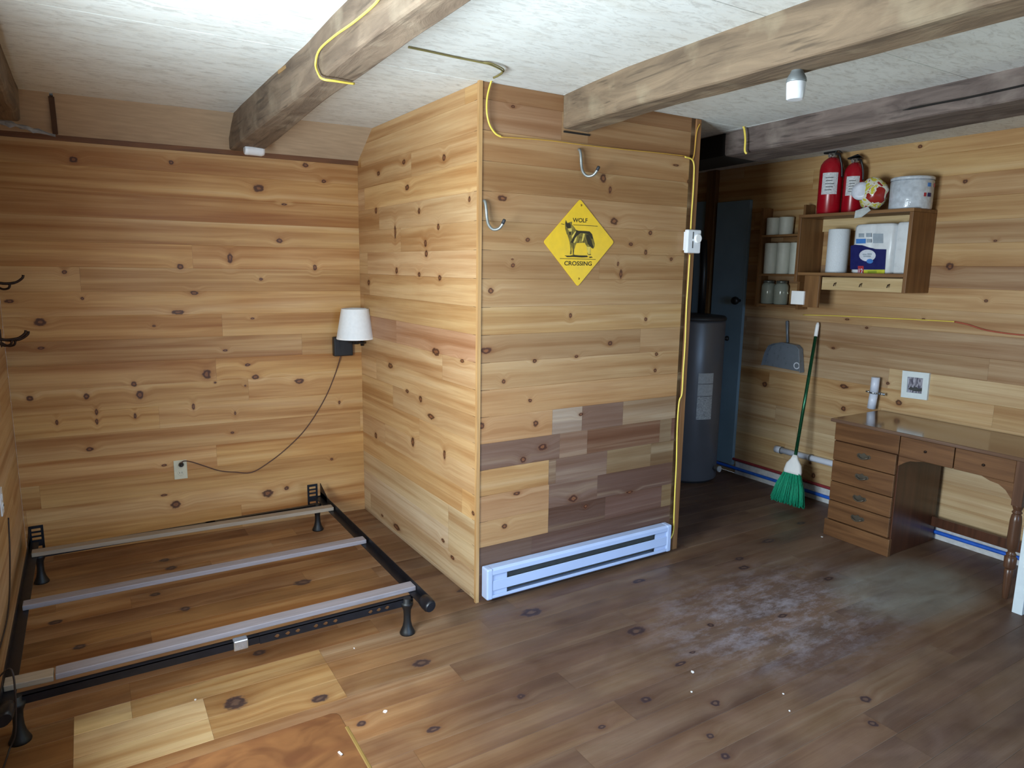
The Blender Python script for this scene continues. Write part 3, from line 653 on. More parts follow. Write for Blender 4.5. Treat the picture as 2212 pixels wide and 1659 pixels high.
def text(s, p0, p1, top, name, parent, mat, bold=.003):
    """word between p0 and p1 (left and right baseline ends) as flat lettering"""
    cu = bpy.data.curves.new(name, 'FONT'); cu.body = s; cu.size = 1; cu.offset = bold; cu.extrude = 0
    tmp = bpy.data.objects.new('t', cu); COL.objects.link(tmp); dg = bpy.context.evaluated_depsgraph_get(); dg.update()
    me = bpy.data.meshes.new_from_object(tmp.evaluated_get(dg)); bpy.data.objects.remove(tmp); bpy.data.curves.remove(cu)
    xs = [v.co.x for v in me.vertices]; ys = [v.co.y for v in me.vertices]; x0, x1, y0, y1 = min(xs), max(xs), min(ys), max(ys)
    U = (p1-p0)/(x1-x0); V = (top-p0)/(y1-y0); L = root_loc(parent)
    for v in me.vertices: v.co = p0+U*(v.co.x-x0)+V*(v.co.y-y0)-L
    me.name = name; me.materials.clear(); me.materials.append(mat); o = bpy.data.objects.new(name, me); COL.objects.link(o); o.parent = parent; return o
text('WOLF', sg(602, 552, .0005), sg(822, 560, .0005), sg(604, 487, .0005), 'lettering', plate, M_ink, .02)
text('CROSSING', sg(476, 1198, .0005), sg(886, 1204, .0005), sg(478, 1132, .0005), 'lettering', plate, M_ink, .02)
M_screw = pm('brass_screw', (150, 118, 40), .4, .6)
for q in ((728, 300), (692, 1395)): MB().lathe(sg(*q, -.001), [(.005, 0), (.005, .002), (.002, .003)], 12, (0, -1, 0)).build('screw', M_screw, plate)

# ------------------------------------------------------------------ baseboard heater
M_htr = pm('white_enamel', (178, 194, 228), .35, var=.02, scale=8)
M_hin = pm('heater_inside', (70, 72, 72), .6, .3)
ht = thing('baseboard_heater', 'white electric baseboard heater on the closet front', 'heater', (2.19, 2.80, .03))
hx0, hx1, y0, y1 = 1.580, 2.808, YF-.004, YF-.062
# hollow casing: back, top lip folding down, bottom tray
mb = MB(); mb.box((hx0, y0, .03), (hx1, y0-.004, .188))
mb.prism([(hx0, y0, .188), (hx0, y1+.012, .188), (hx0, y1, .178), (hx0, y1, .156), (hx0, y1+.003, .156), (hx0, y1+.003, .176), (hx0, y1+.014, .184), (hx0, y0, .184)], (hx1-hx0, 0, 0))
mb.prism([(hx0, y0, .03), (hx0, y1+.004, .03), (hx0, y1, .036), (hx0, y1, .05), (hx0, y1+.003, .05), (hx0, y1+.004, .036), (hx0, y0, .034)], (hx1-hx0, 0, 0))
mb.build('casing', M_htr, ht, bevel=.001)
MB().box((hx0+.03, y1+.002, .072), (hx1-.03, y1+.006, .124)).build('front_panel', M_htr, ht, bevel=.0015)
for a, b_ in ((hx0+.03, hx0+.115), (hx1-.115, hx1-.03)): MB().box((a, y1+.008, .045), (b_, y1+.014, .158)).build('end_plate', M_htr, ht)
MB().box((hx0+.1, y1+.022, .05), (hx1-.1, y0-.004, .160)).build('heating_element', M_hin, ht)
for a, b_ in ((hx0-.004, hx0+.03), (hx1-.03, hx1+.004)):
    MB().box((a, y0, .028), (b_, y1-.002, .19)).build('end_cap', M_htr, ht, bevel=.008, seg=3)

# ------------------------------------------------------------------ thermostat
th = thing('thermostat', 'white thermostat on the closet edge with the yellow cable', 'thermostat', at(1500, 523, 'y', YF))
tb = MB().box((2.832, YF-.012, 1.745), (2.935, YF-.04, 1.872)).build('housing', M_wp, th, bevel=.007, seg=3)
MB().lathe((2.905, YF-.04, 1.825), [(.026, 0), (.025, .008), (.021, .012)], 24, (0, -1, 0)).build('dial', M_trimw, tb)
mb = MB()
for z in (1.772, 1.822): mb.box((2.868, YF-.0415, z), (2.874, YF-.0395, z+.038))
mb.build('vents', M_hin, tb)
MB().box((2.84, YF-.001, 1.76), (2.93, YF-.013, 1.86)).build('wall_box', M_wp, th)

# ------------------------------------------------------------------ yellow cables
M_ycab = pm('yellow_cable', (232, 208, 92), .4, var=.04); M_ocab = pm('ochre_cable', (196, 152, 62), .5, var=.05); M_gcab = pm('cable_olive', (118, 108, 62), .6)
def cable(pts, mat, label, r=.005, name='electric_cable', k=6, parent=None):
    p = cr(pts, k); o = MB().tube(p, r, 8, flat=.75).build(name, mat, parent, None if parent else p[0])
    if not parent: tag(o, label, 'cable', 'yellow house wiring')
    return o
# over the brown beam, down its side and under it, then along the ceiling to the closet corner
bz = 2.29
pts = [at(830, -30, 'x', .757), at(815, 3, 'x', .757), at(768, 45, 'x', .757), at(722, 78, 'x', .757), at(690, 108, 'x', .757), at(682, 138, 'x', .757), at(688, 160, 'x', .757), at(698, 171, 'z', 2.288), at(725, 175, 'z', 2.286), at(765, 181, 'z', 2.292)]
c1 = cable(pts, M_ycab, 'yellow cable bent round the brown ceiling beam', .0052)
c2 = cable([at(882, 102, 'z', HC-.006), at(930, 112, 'z', HC-.006), at(985, 124, 'z', HC-.006), at(1035, 134, 'z', HC-.008), at(1060, 140, 'z', HC-.012), at(1085, 153, 'z', HC-.02), at(1078, 162, 'z', HC-.02), at(1066, 168, 'z', HC-.02)],
           M_gcab, 'olive cable along the ceiling between the brown beam and the closet corner', .0045)
o_ = cable([at(1035, 134, 'z', HC-.005), at(1062, 137, 'z', HC-.01), at(1088, 150, 'z', HC-.016), at(1080, 160, 'z', HC-.016)], M_gcab, '', .0035, 'cable_loop', parent=c2)
cable([at(1064, 168, 'y', YF-.02), at(1057, 190, 'y', YF-.02), at(1052, 215, 'y', YF-.02), at(1052, 245, 'y', YF-.02), at(1058, 270, 'y', YF-.014), at(1070, 288, 'y', YF-.008), at(1082, 295, 'y', YF-.006)], M_ycab, 'short yellow cable curving down the top of the closet corner', .0055)
cable([at(a, b_, 'y', YF-.010) for a, b_ in ((1082, 296), (1130, 299), (1190, 304), (1260, 313), (1340, 322), (1420, 330), (1480, 337))], M_ocab, 'thin dull cable stapled along the closet front above the hooks', .0028)
cable([at(1512, 268, 'y', YF-.014), at(1505, 285, 'y', YF-.014), at(1500, 330, 'y', YF-.014), at(1496, 345, 'y', YF-.016)], M_ocab, 'short cable down the closet edge from the ceiling', .0045)
cA = cable([at(a, b_, 'y', YF-.015) for a, b_ in ((1480, 339), (1494, 344), (1499, 356), (1499, 380), (1497, 420), (1494, 460), (1492, 496))], M_ycab, 'yellow cable on the closet edge above the thermostat', .0052)
cable([at(a, b_, 'y', YF-.015) for a, b_ in ((1490, 550), (1487, 600), (1483, 660), (1480, 740), (1476, 800), (1473, 850), (1467, 868), (1463, 920), (1461, 1000), (1458, 1060), (1456, 1110), (1454, 1150))]+[Vector((2.83, YF-.018, .06)), Vector((2.812, YF-.02, .05))],
      M_ycab, 'long yellow cable from the thermostat down to the heater', .0055)
cable([at(1600, 268, 'x', 3.27), at(1607, 276, 'x', 3.255), at(1610, 300, 'x', 3.252), at(1609, 325, 'x', 3.252), at(1613, 332, 'x', 3.26)], M_ycab, 'short yellow cable over the side of the dark beam', .006)
cable([at(1538, 285, 'x', 3.38), at(1543, 310, 'x', 3.37), at(1541, 335, 'x', 3.37), at(1545, 343, 'x', 3.38)], M_gcab, 'dim olive cable over the dark beam, beside the closet edge', .006)
cable([at(a, b_, 'x', XW-.008) for a, b_ in ((1735, 680), (1800, 682), (1870, 685), (1950, 689), (2010, 692), (2065, 695))], M_ycab, 'straight yellow cable along the right wall above the broom', .0038)
M_red = pm('red_cord', (170, 84, 62), .5)
tag(MB().tube(cr([at(a, b_, 'x', XW-.008) for a, b_ in ((2062, 695), (2090, 701), (2125, 712), (2165, 719), (2212, 724), (2260, 727))], 6), .0045, 8).build('power_cord', M_red, origin=at(2100, 705, 'x', XW)), 'red cord sagging along the right wall at the picture edge', 'cord')

# ------------------------------------------------------------------ porcelain lamp under the grey beam
lf = thing('lamp_holder', 'grey and white jar light hanging under the grey beam', 'ceiling light', (2.09, 1.60, 2.30))
cxy = at(1719, 190, 'z', 2.245); cx, cy = cxy.x, cxy.y
M_gry = pm('grey_metal', (128, 134, 136), .45, .3); M_glass_w = pm('white_glass', (224, 228, 234), .2, var=.02)
MB().lathe((cx, cy, 2.262), [(.031, 0), (.032, .004), (.030, .014), (.022, .028), (.018, .036), (.018, .042)], 20).build('socket_cap', M_gry, lf)
MB().lathe((cx, cy, 2.208), [(.024, 0), (.0275, .003), (.031, .054)], 12).build('glass_jar', M_glass_w, lf, bevel=.001)
MB().lathe((cx+.008, cy+.01, 2.29), [(.005, 0), (.006, .025)], 8).build('stem', M_black, lf)

# white roll end and crumpled plastic above the bed wall
cw = at(550, 324, 'y', 4.18)
t = MB().lathe(cw-Vector((.055, 0, 0)), [(.026, 0), (.030, .004), (.031, .02), (.030, .022), (.031, .09), (.026, .105)], 20, (1, 0, 0)).build('pipe_cap', M_wp, origin=cw)
tag(t, 'white plastic cylinder under the end of the brown beam', 'pipe cap')
M_pl = pm('crumpled_plastic', (150, 150, 152), .25, var=.15, scale=25, bump=.5)
random.seed(3); mb = MB(); n = 14
vs = []
for i in range(n):
    t_ = i/(n-1); c = Vector((XL+.01+.30*t_, 4.36-.0*t_, 2.335-.055*t_)); hw = .035*(1-t_*.75)
    for j in range(6):
        a = j/5*math.pi*1.3; vs.append(c+Vector((random.uniform(-.006, .006), math.cos(a)*hw*.7, math.sin(a)*hw*.7+random.uniform(-.008, .008))))
mb.add(vs, [[i*6+j, i*6+j+1, (i+1)*6+j+1, (i+1)*6+j] for i in range(n-1) for j in range(5)])
o = mb.build('plastic_scrap', M_pl, origin=(XL+.15, 4.36, 2.30)); tag(o, 'crumpled clear plastic on the ledge above the bed wall, top left', 'plastic scrap')
sd = o.modifiers.new('thick', 'SOLIDIFY'); sd.thickness = .004

# ------------------------------------------------------------------ water heater in the passage
wx, wy = at(1560, 800, 'y', 3.85).x-.345, 3.85
ztop = at(1545, 690, 'y', wy-.2).z
wh = thing('water_heater', 'tall grey water heater tank in the dark passage', 'water heater', (wx, wy, 0))
M_tank = pm('grey_tank', (92, 92, 96), .35, .1, var=.06, scale=3); M_tank2 = pm('tank_top', (48, 46, 46), .5)
tk = MB().lathe((wx, wy, 0), [(.225, .02), (.232, .03), (.232, ztop-.03), (.225, ztop-.01)], 40).build('tank', M_tank, wh)
MB().lathe((wx, wy, ztop-.012), [(.237, 0), (.237, .018), (.225, .032), (.10, .045)], 40).build('top_cover', M_tank2, wh)
MB().lathe((wx, wy, 0), [(.2, 0), (.2, .03)], 30).build('base', M_tank2, wh)
def curved(x, y, r, a0, a1, z0, z1, mat, name, parent, n=8):
    vs = []
    for i in range(n+1):
        a = a0+(a1-a0)*i/n
        for rr in (r, r+.0015):
            for z in (z0, z1): vs.append((x+math.cos(a)*rr, y+math.sin(a)*rr, z))
    fs = []
    for i in range(n):
        o = i*4; p = o+4; fs += [[o+2, p+2, p+3, o+3], [o, o+1, p+1, p], [o+1, o+3, p+3, p+1], [o, p, p+2, o+2]]
    fs += [[0, 2, 3, 1], [n*4, n*4+1, n*4+3, n*4+2]]
    return MB().add(vs, fs).build(name, mat, parent)
M_lab = pm('grey_white_label', (168, 170, 170), .5, var=.08, scale=60); M_lab2 = pm('printed_label', (190, 192, 190), .5, rgb2=(120, 122, 124), scale=70, stretch=(1, 1, 3))
A = math.radians(-112)
for z0, z1, m_ in ((.80, .88, M_lab), (.705, .795, M_lab), (.52, .70, M_lab2)): curved(wx, wy, .2325, A-.22, A+.32, z0, z1, m_, 'label', tk)
MB().lathe((wx+.235, wy-.06, 1.12), [(.014, 0), (.014, .04), (.02, .045), (.02, .06)], 12, (.9, -.4, 0)).build('relief_valve', M_black, tk)
MB().lathe((wx+.06, wy-.235, .12), [(.016, 0), (.016, .03), (.024, .035), (.024, .05)], 12, (.2, -1, 0)).build('drain_valve', M_lab, tk)
for dx in (-.09, .06): MB().tube([(wx+dx, wy, ztop), (wx+dx, wy, ztop+.35), (wx+dx, wy+.02, ztop+.6)], .028, 12).build('pipe', M_black, wh)

# red and blue water pipes along the right wall
M_pxr, M_pxb = pm('red_plastic_pipe', (138, 50, 56), .4), pm('blue_plastic_pipe', (38, 98, 205), .35)
def pipe(name, pts, r, mat, label, cat='pipe', group=None):
    return tag(MB().tube(cr(pts, 4), r, 12).build(name, mat, origin=pts[0]), label, cat, group)
pipe('water_pipe', [(XW-.028, 4.6, .050), (XW-.028, 3.2, .052), (XW-.028, 2.4, .050), (XW-.029, 1.2, .052), (XW-.028, .2, .05)], .0125, M_pxb, 'blue plastic pipe along the foot of the right wall')
pipe('water_pipe', [(XW-.020, 4.6, .125), (XW-.020, 3.5, .122), (XW-.020, 2.9, .120), (XW-.020, 2.52, .118)], .011, M_pxr, 'dark red plastic pipe on the right wall above the blue pipe')
# white pipe with couplings held on the wall behind the broom
M_pvc = pm('white_pvc', (214, 220, 236), .35, var=.02)
pp = thing('drain_pipe', 'white plastic pipe on the right wall behind the broom', 'pipe', (XW-.03, 3.05, .31))
MB().tube([(XW-.034, 3.285, .305), (XW-.034, 2.54, .312)], .0225, 20).build('tube', M_pvc, pp)
MB().tube([(XW-.034, 3.31, .305), (XW-.034, 3.255, .305)], .027, 20).build('end_cap', M_pvc, pp)
M_strap = pm('pipe_strap', (110, 112, 116), .5)
MB().tube([(XW-.032, 3.012, .308), (XW-.032, 2.998, .308)], .027, 16).build('strap', M_strap, pp)
MB().tube([(XW-.034, 3.26, .305), (XW-.034, 3.254, .305)], .0285, 16).build('strap', M_strap, pp)
MB().tube([(XW-.034, 3.12, .307), (XW-.001, 3.12, .307)], .012, 10).build('bracket', M_pvc, pp)

# ------------------------------------------------------------------ cabinet, rack and what stands on them
M_cab = grainmat('cabinet_brown_pine', (146, 104, 62), (112, 76, 42), 'z', .5); M_cabh = grainmat('cabinet_brown_pine_h', (150, 110, 68), (116, 80, 48), 'y', .5)
M_nail = grainmat('pale_pine_strip', (214, 190, 146), (186, 156, 108), 'y', .6)
CX, CYn, CYf, CZ0, CZ1, CSH = 4.22, 2.325, 3.105, 1.535, 2.038, 1.650
cab = thing('wall_cabinet', 'open brown pine wall cabinet holding paper towels', 'cabinet', (4.40, 2.76, 1.535))
MB().box((CX, CYn, CZ1-.02), (XW-.002, CYf, CZ1)).build('top', M_cabh, cab, bevel=.002)
MB().box((CX, CYn, CZ0), (XW-.002, CYn+.022, CZ1-.0205)).build('side_panel', M_cab, cab, bevel=.002)
MB().box((CX, CYf-.022, 1.585), (XW-.002, CYf, CZ1-.0205)).build('side_panel', M_cab, cab, bevel=.002)
MB().box((CX+.005, CYn+.0225, CSH-.02), (XW-.002, CYf-.0225, CSH)).build('shelf', M_cabh, cab, bevel=.002)
MB().box((XW-.022, CYn+.0225, CZ1-.105), (XW-.003, CYf-.0225, CZ1-.0205)).build('nailer_strip', M_nail, cab)
ns = MB().box((CX+.03, CYn+.0225, CZ0+.002), (CX+.048, CYf-.20, CZ0+.085)).build('lower_strip', M_nail, cab)
for yy in (2.44, 2.62, 2.80):
    MB().tube(cr([(CX+.031, yy, CZ0+.05), (CX+.012, yy, CZ0+.045), (CX+.002, yy, CZ0+.03), (CX+.004, yy-.004, CZ0+.048)], 4), .003, 8).build('cup_hook', M_iron, ns)
MB().box((CX, 2.905, 1.415), (CX+.02, 3.02, CSH-.0205)).build('bracket_board', M_cab, cab, bevel=.002)
tag(MB().box((CX-.012, 3.005, 1.43), (CX-.0005, 3.105, 1.522)).build('note_card', M_trimw, origin=(CX, 3.055, 1.43)), 'small white square card at the lower left of the cabinet', 'card')
# small rack beyond the cabinet
rk = thing('spice_rack', 'narrow brown rack of three shelves beyond the wall cabinet', 'rack', (4.43, 3.38, 1.40))
for yy in (3.165, 3.525): MB().box((4.372, yy, 1.385), (XW-.002, yy+.018, 2.12)).build('side_panel', M_cab, rk)
for z in (1.395, 1.62, 1.905): MB().box((4.372, 3.184, z), (XW-.002, 3.5245, z+.016)).build('shelf', M_cabh, rk)
M_cup = pm('white_cup', (206, 208, 196), .5, var=.03)
def cup(y, z, h_, r, label):
    mb = MB().lathe((4.425, y, z), [(r*.92, 0), (r*.95, .002), (r, h_-.004), (r*.98, h_)], 24)
    for i in range(1, 8): pass
    return tag(mb.build('paper_roll', M_cup, origin=(4.425, y, z)), label, 'paper roll', 'white rolls in the rack')
cup(3.465, 1.9215, .125, .052, 'short white roll on the top rack shelf, the left one')
cup(3.355, 1.9215, .125, .052, 'short white roll on the top rack shelf, second from the left')
cup(3.465, 1.6365, .225, .052, 'tall white roll on the middle rack shelf, the left one')
cup(3.355, 1.6365, .225, .052, 'tall white roll on the middle rack shelf, second from the left')
cup(3.245, 1.6365, .225, .050, 'tall white roll on the middle rack shelf, half behind the cabinet side')
m, k, b = newmat('jar_glass'); b.inputs['Base Color'].default_value = (.55, .60, .52, 1); b.inputs['Roughness'].default_value = .12; b.inputs['Transmission Weight'].default_value = .55
M_jar = m; M_lid = pm('jar_lid', (120, 124, 118), .35, .6)
for y_, lb in ((3.47, 'greenish glass jar on the bottom rack shelf, the left one'), (3.355, 'greenish glass jar on the bottom rack shelf, the right one')):
    t = thing('glass_jar', lb, 'jar', (4.425, y_, 1.4115), 'jars in the rack')
    MB().lathe((4.425, y_, 1.4115), [(.044, 0), (.05, .006), (.05, .135), (.042, .15), (.036, .156)], 24).build('jar_body', M_jar, t)
    MB().lathe((4.425, y_, 1.5680), [(.040, 0), (.040, .014), (.036, .018)], 24).build('lid', M_lid, t)

# paper towels
M_pt = pm('paper_towel', (222, 228, 234), .85, var=.04, scale=150, bump=.3)
c = at(1804, 594, 'x', 4.36)
t = thing('paper_towel_roll', 'unwrapped white paper towel roll in the cabinet, on the left', 'paper towel roll', (4.365, c.y, CSH))
MB().lathe((4.365, c.y, CSH+.0005), [(.066, 0), (.068, .004), (.068, .285), (.066, .289), (.022, .289), (.022, .28)], 32).build('towel', M_pt, t)
# wrapped pack of towels: three bulges in plastic film
M_film = pm('white_film', (226, 230, 234), .3, var=.04, scale=18, bump=.6)
pk = thing('paper_towel_pack', 'plastic wrapped pack of paper towels with a navy blue label', 'paper towel pack', (4.36, 2.66, CSH))
ya, ybk = at(1837, 593, 'x', 4.30).y, at(1921, 593, 'x', 4.30).y
def bulgebox(y0, y1, x0, x1, z0, z1, nb):
    prof = []
    N_ = nb*8
    for i in range(N_+1):
        t_ = i/N_; b_ = abs(math.sin(t_*nb*math.pi)); prof.append((x0+.010*(1-b_**.5), y0+(y1-y0)*t_))
    return prof
def pack(y0, y1, x0, x1, z0, z1, nb):
    pr = bulgebox(y0, y1, x0, x1, z0, z1, nb); pts = [(x, y) for x, y in pr]+[(x1-.005, y1), (x1, y1+.01 if y1 < y0 else y1-.01), (x1, y0-.01 if y1 < y0 else y0+.01), (x1-.005, y0)]
    cxm, cym = (x0+x1)/2, (y0+y1)/2; lv = [(.94, z0), (1, z0+.008), (1, z1-.02), (.95, z1-.006), (.85, z1)]
    vs = [(cxm+(x-cxm)*s_, cym+(y-cym)*s_, z) for s_, z in lv for x, y in pts]; n = len(pts)
    fs = [[i*n+j, i*n+(j+1) % n, (i+1)*n+(j+1) % n, (i+1)*n+j] for i in range(len(lv)-1) for j in range(n)]+[list(range(n))[::-1], list(range((len(lv)-1)*n, len(lv)*n))]
    return MB().add(vs, fs, True)
wrap = pack(ya, ybk, 4.30, 4.43, CSH+.0005, CSH+.312, 2).build('wrapping', M_film, pk)
M_navy, M_lab_w, M_blu, M_lime, M_redl, M_gr = pm('navy_print', (30, 34, 96), .35, var=.05), pm('white_print', (215, 220, 232), .4), pm('blue_print', (70, 130, 205), .4), pm('lime_print', (200, 204, 60), .4), pm('red_print', (172, 52, 62), .4), pm('grey_print', (160, 172, 184), .5)
def zl(zx, zy, off=0): return at(1620+zx/4.366, 310+zy/4.366, 'x', 4.2975-off)
def decal(pts, mat, name, lay, parent, mapper=zl): return MB().prism([mapper(a, b_, .0006*lay) for a, b_ in pts], (.0005, 0, 0)).build(name, mat, parent)
decal([(950, 965), (990, 955), (1060, 960), (1120, 980), (1180, 995), (1285, 998), (1272, 1190), (945, 1188)], M_navy, 'label', 1, wrap)
oval = [(1108+78*math.cos(a), 1056+56*math.sin(a)) for a in [i*math.pi/10 for i in range(20)]]
decal(oval, M_lab_w, 'label_oval', 2, wrap)
decal([(1130+32*math.cos(a), 1110+22*math.sin(a)) for a in [i*math.pi/6 for i in range(12)]], M_blu, 'label_spot', 3, wrap)
for q in ((1062, 1040, 1100, 1052), (1106, 1036, 1150, 1050), (1070, 1058, 1140, 1070)): decal([(q[0], q[1]), (q[2], q[1]), (q[2], q[3]), (q[0], q[3])], M_gr, 'small_print', 3, wrap)
decal([(1072, 1192), (1272, 1188), (1268, 1235), (1072, 1238)], M_lime, 'label_band', 1, wrap); decal([(1018, 1155), (1072, 1155), (1072, 1232), (1018, 1232)], M_redl, 'label_patch', 2, wrap)
text('12', zl(1026, 1226, .002), zl(1064, 1226, .002), zl(1026, 1180, .002), 'lettering', wrap, M_lab_w, .02)
decal([(1110, 1204), (1195, 1200), (1195, 1222), (1110, 1226)], pm('green_print', (150, 165, 50), .4), 'label_band', 2, wrap)
decal([(1000, 900), (1092, 898), (1090, 942), (1000, 944)], M_blu, 'printed_square', 1, wrap)
for q in ((1025, 848, 1075, 885), (1095, 845, 1145, 882), (1160, 850, 1255, 940), (1100, 900, 1145, 935)): decal([(q[0], q[1]), (q[2], q[1]), (q[2], q[3]), (q[0], q[3])], M_gr, 'printed_square', 1, wrap)
yc, yd = at(1925, 593, 'x', 4.31).y, at(1958, 593, 'x', 4.31).y
t = pack(yc, yd, 4.315, 4.44, CSH+.0005, CSH+.315, 1).build('paper_towel_pack', M_film, origin=(4.37, (yc+yd)/2, CSH))
tag(t, 'plain white film wrapped paper towels at the right end of the cabinet', 'paper towel pack')

# fire extinguishers
M_er = pm('extinguisher_red', (164, 16, 32), .28, var=.05, scale=5); M_el = pm('extinguisher_label', (226, 228, 230), .5, rgb2=(176, 178, 184), scale=90, stretch=(1, 1, 2)); M_silv = pm('silver_metal', (190, 184, 178), .3, .8)
def extinguisher(px, r, h_, x, label):
    y = at(px, 458, 'x', x).y; t = thing('fire_extinguisher', label, 'fire extinguisher', (x, y, CZ1), 'fire extinguishers on the cabinet'); z = CZ1+.0005
    cyl = MB().lathe((x, y, z), [(r*.92, 0), (r, .01), (r, h_*.68), (r*.93, h_*.75), (r*.72, h_*.81), (r*.42, h_*.85), (r*.30, h_*.86)], 32).build('cylinder', M_er, t)
    A = math.atan2(-y, -x); lb = curved(x, y, r+.0008, A-.75, A+.55, z+h_*.30, z+h_*.62, M_el, 'label', cyl)
    for i in range(5): curved(x, y, r+.0024, A-.45+.05*(i % 2), A+.1+.08*(i % 3), z+h_*(.36+.045*i), z+h_*(.37+.045*i), M_hin, 'small_print', lb)
    MB().lathe((x, y, z+h_*.855), [(r*.30, 0), (r*.34, .012), (r*.26, .03), (r*.22, h_*.07)], 14).build('valve', M_silv, t)
    MB().prism([(x-.006, y-.012, z+h_*.90), (x-.006, y+r*.9, z+h_*.93), (x-.006, y+r*.95, z+h_*.955), (x-.006, y-.01, z+h_*1.0), (x-.006, y-r*.8, z+h_*.93), (x-.006, y-r*.8, z+h_*.915), (x-.006, y-.03, z+h_*.96)], (.014, 0, 0)).build('handle', M_black, t, bevel=.002)
    MB().tube(cr([(x, y-r*.3, z+h_*.90), (x-r*.5, y-r*.9, z+h_*.88), (x-r*.3, y-r*1.12, z+h_*.72), (x-.1*r, y-r*1.10, z+h_*.55)], 6), .007, 8).build('hose', M_black, t)
    MB().lathe((x-r*.35, y, z+h_*.885), [(.014, 0), (.014, .01)], 14, (-1, 0, 0)).build('gauge', M_silv, t)
    MB().tube(cr([(x-.02, y+.005, z+h_*.92), (x-.05, y-.01, z+h_*.90), (x-.045, y-.02, z+h_*.86), (x-.02, y-.012, z+h_*.90)], 5), .0022, 6).build('safety_pin', M_silv, t)
extinguisher(1789, .076, .44, 4.375, 'larger red fire extinguisher on the cabinet, on the left')
extinguisher(1838, .062, .385, 4.405, 'smaller red fire extinguisher on the cabinet beside the bag')
# colourful bag
random.seed(11)
by = at(1884, 452, 'x', 4.31).y; bc = Vector((4.30, by, CZ1+.11))
m, k, b = newmat('printed_bag_film'); tc = k.new('ShaderNodeTexCoord'); n = k.noise(k.vm('ADD', tc.outputs['Object'], (3.1, 0, 0)).outputs[0], 11, 2, 1.5)
rr = k.new('ShaderNodeValToRGB'); rr.color_ramp.interpolation = 'CONSTANT'; e = rr.color_ramp.elements
e[0].position = 0; e[0].color = (*lin((150, 40, 34)), 1); e[1].position = .42; e[1].color = (*lin((222, 220, 205)), 1)
for p_, c_ in ((.50, (205, 196, 70)), (.555, (214, 216, 196)), (.64, (176, 90, 60))):
    x = e.new(p_); x.color = (*lin(c_), 1)
k.link(n, rr.inputs[0]); k.link(rr.outputs[0], b.inputs['Base Color']); b.inputs['Roughness'].default_value = .25; M_bag = m
bg = thing('snack_bag', 'crumpled red yellow and white bag lying on the cabinet', 'bag', (4.30, by, CZ1))
vs = []; fs = []; nu, nv = 28, 18
for i in range(nv+1):
    th_ = math.pi*i/nv
    for j in range(nu):
        ph = 2*math.pi*j/nu; d = Vector((math.sin(th_)*math.cos(ph)*.07, math.sin(th_)*math.sin(ph)*.092, math.cos(th_)*.098))
        nn = noise.noise(d*22+Vector((5, 1, 2)))*.016+noise.noise(d*55)*.007; p = bc+d*(1+nn*6); p.z = max(p.z, CZ1+.001); p.x = min(p.x, XW-.012)+0*p.y; p.y = max(min(p.y, bc.y+.088), bc.y-.098); vs.append(p)
fs = [[i*nu+j, i*nu+(j+1) % nu, (i+1)*nu+(j+1) % nu, (i+1)*nu+j] for i in range(nv) for j in range(nu)]
bb = MB().add(vs, fs, True).build('bag_body', M_bag, bg)
MB().lathe(bc+Vector((-.055, .045, .015)), [(.058, 0), (.055, .012), (.034, .018)], 22, (-.85, -.3, .1)).build('printed_oval', M_lab_w, bb)
mb = MB(); mb.add([bc+Vector(q) for q in ((-.07, -.02, -.085), (-.085, .05, -.108), (-.10, .045, -.155), (-.095, .0, -.15), (-.085, -.05, -.11))], [[0, 1, 2, 3, 4]])
o = mb.build('loose_end', pm('clear_film', (200, 205, 205), .25), bg); o.modifiers.new('t', 'SOLIDIFY').thickness = .003
# round clear tub
ty = at(1962, 440, 'x', 4.34).y
tb_ = thing('plastic_tub', 'round clear plastic wrapped tub at the right end of the cabinet top', 'tub', (4.355, ty, CZ1))
M_tub = pm('clear_wrapped_plastic', (196, 204, 214), .2, var=.1, scale=35, bump=.8)
MB().lathe((4.362, ty, CZ1+.0005), [(.115, 0), (.118, .01), (.119, .165), (.112, .172)], 40).build('tub_body', M_tub, tb_)
td = tb_.children[-1]
MB().lathe((4.362, ty, CZ1+.1725), [(.120, 0), (.121, .014), (.112, .02)], 40).build('lid', M_tub, tb_)
for a, z, m_, s_ in ((-.75+math.pi+.55+.95, .128, M_blu, .10), (math.pi+.62+.62, .128, M_redl, .08), (math.pi+.2+.62, .070, M_navy, .12), (math.pi+.05+.5, .070, M_redl, .06)):
    curved(4.362, ty, .1195, a+.6-s_, a+.6+s_, CZ1+z, CZ1+z+.022, m_, 'sticker', td)

# ------------------------------------------------------------------ dustpan and broom
M_pan = pm('grey_plastic', (112, 120, 130), .3, var=.04)
dp = thing('dustpan', 'grey plastic dustpan hanging on the right wall', 'dustpan', (XW-.02, 3.28, .92))
q = lambda zx, zy, x: at(1620+zx/3.77, 680+zy/3.77, 'x', x)
out = [(118, 408), (150, 300), (178, 248), (215, 232), (290, 222), (340, 232), (400, 245), (428, 275), (432, 340), (438, 470)]
pan = MB().prism([q(a, b_, XW-.012) for a, b_ in out], (.006, 0, 0)).build('pan', M_pan, dp, bevel=.002)
mb = MB(); rim = [q(a, b_, XW-.012) for a, b_ in out]
for a, b_ in zip(rim[:-1], rim[1:]): mb.prism([a, b_, b_+Vector((-.045, 0, 0)), a+Vector((-.045, 0, 0))], ((Vector((0, 3.28, 1.0))-Vector((0, (a.y+b_.y)/2, (a.z+b_.z)/2))).normalized()*.004))
mb.build('rim', M_pan, dp, bevel=.001)
MB().tube([q(305, 225, XW-.02), q(303, 150, XW-.022), q(302, 60, XW-.02), q(302, 48, XW-.02)], [.016, .014, .019, .012], 12, flat=.6).build('handle', M_pan, dp)
MB().lathe(q(380, 415, XW-.013), [(.026, 0), (.026, .001)], 20, (-1, 0, 0)).build('sticker', M_lab_w, pan)
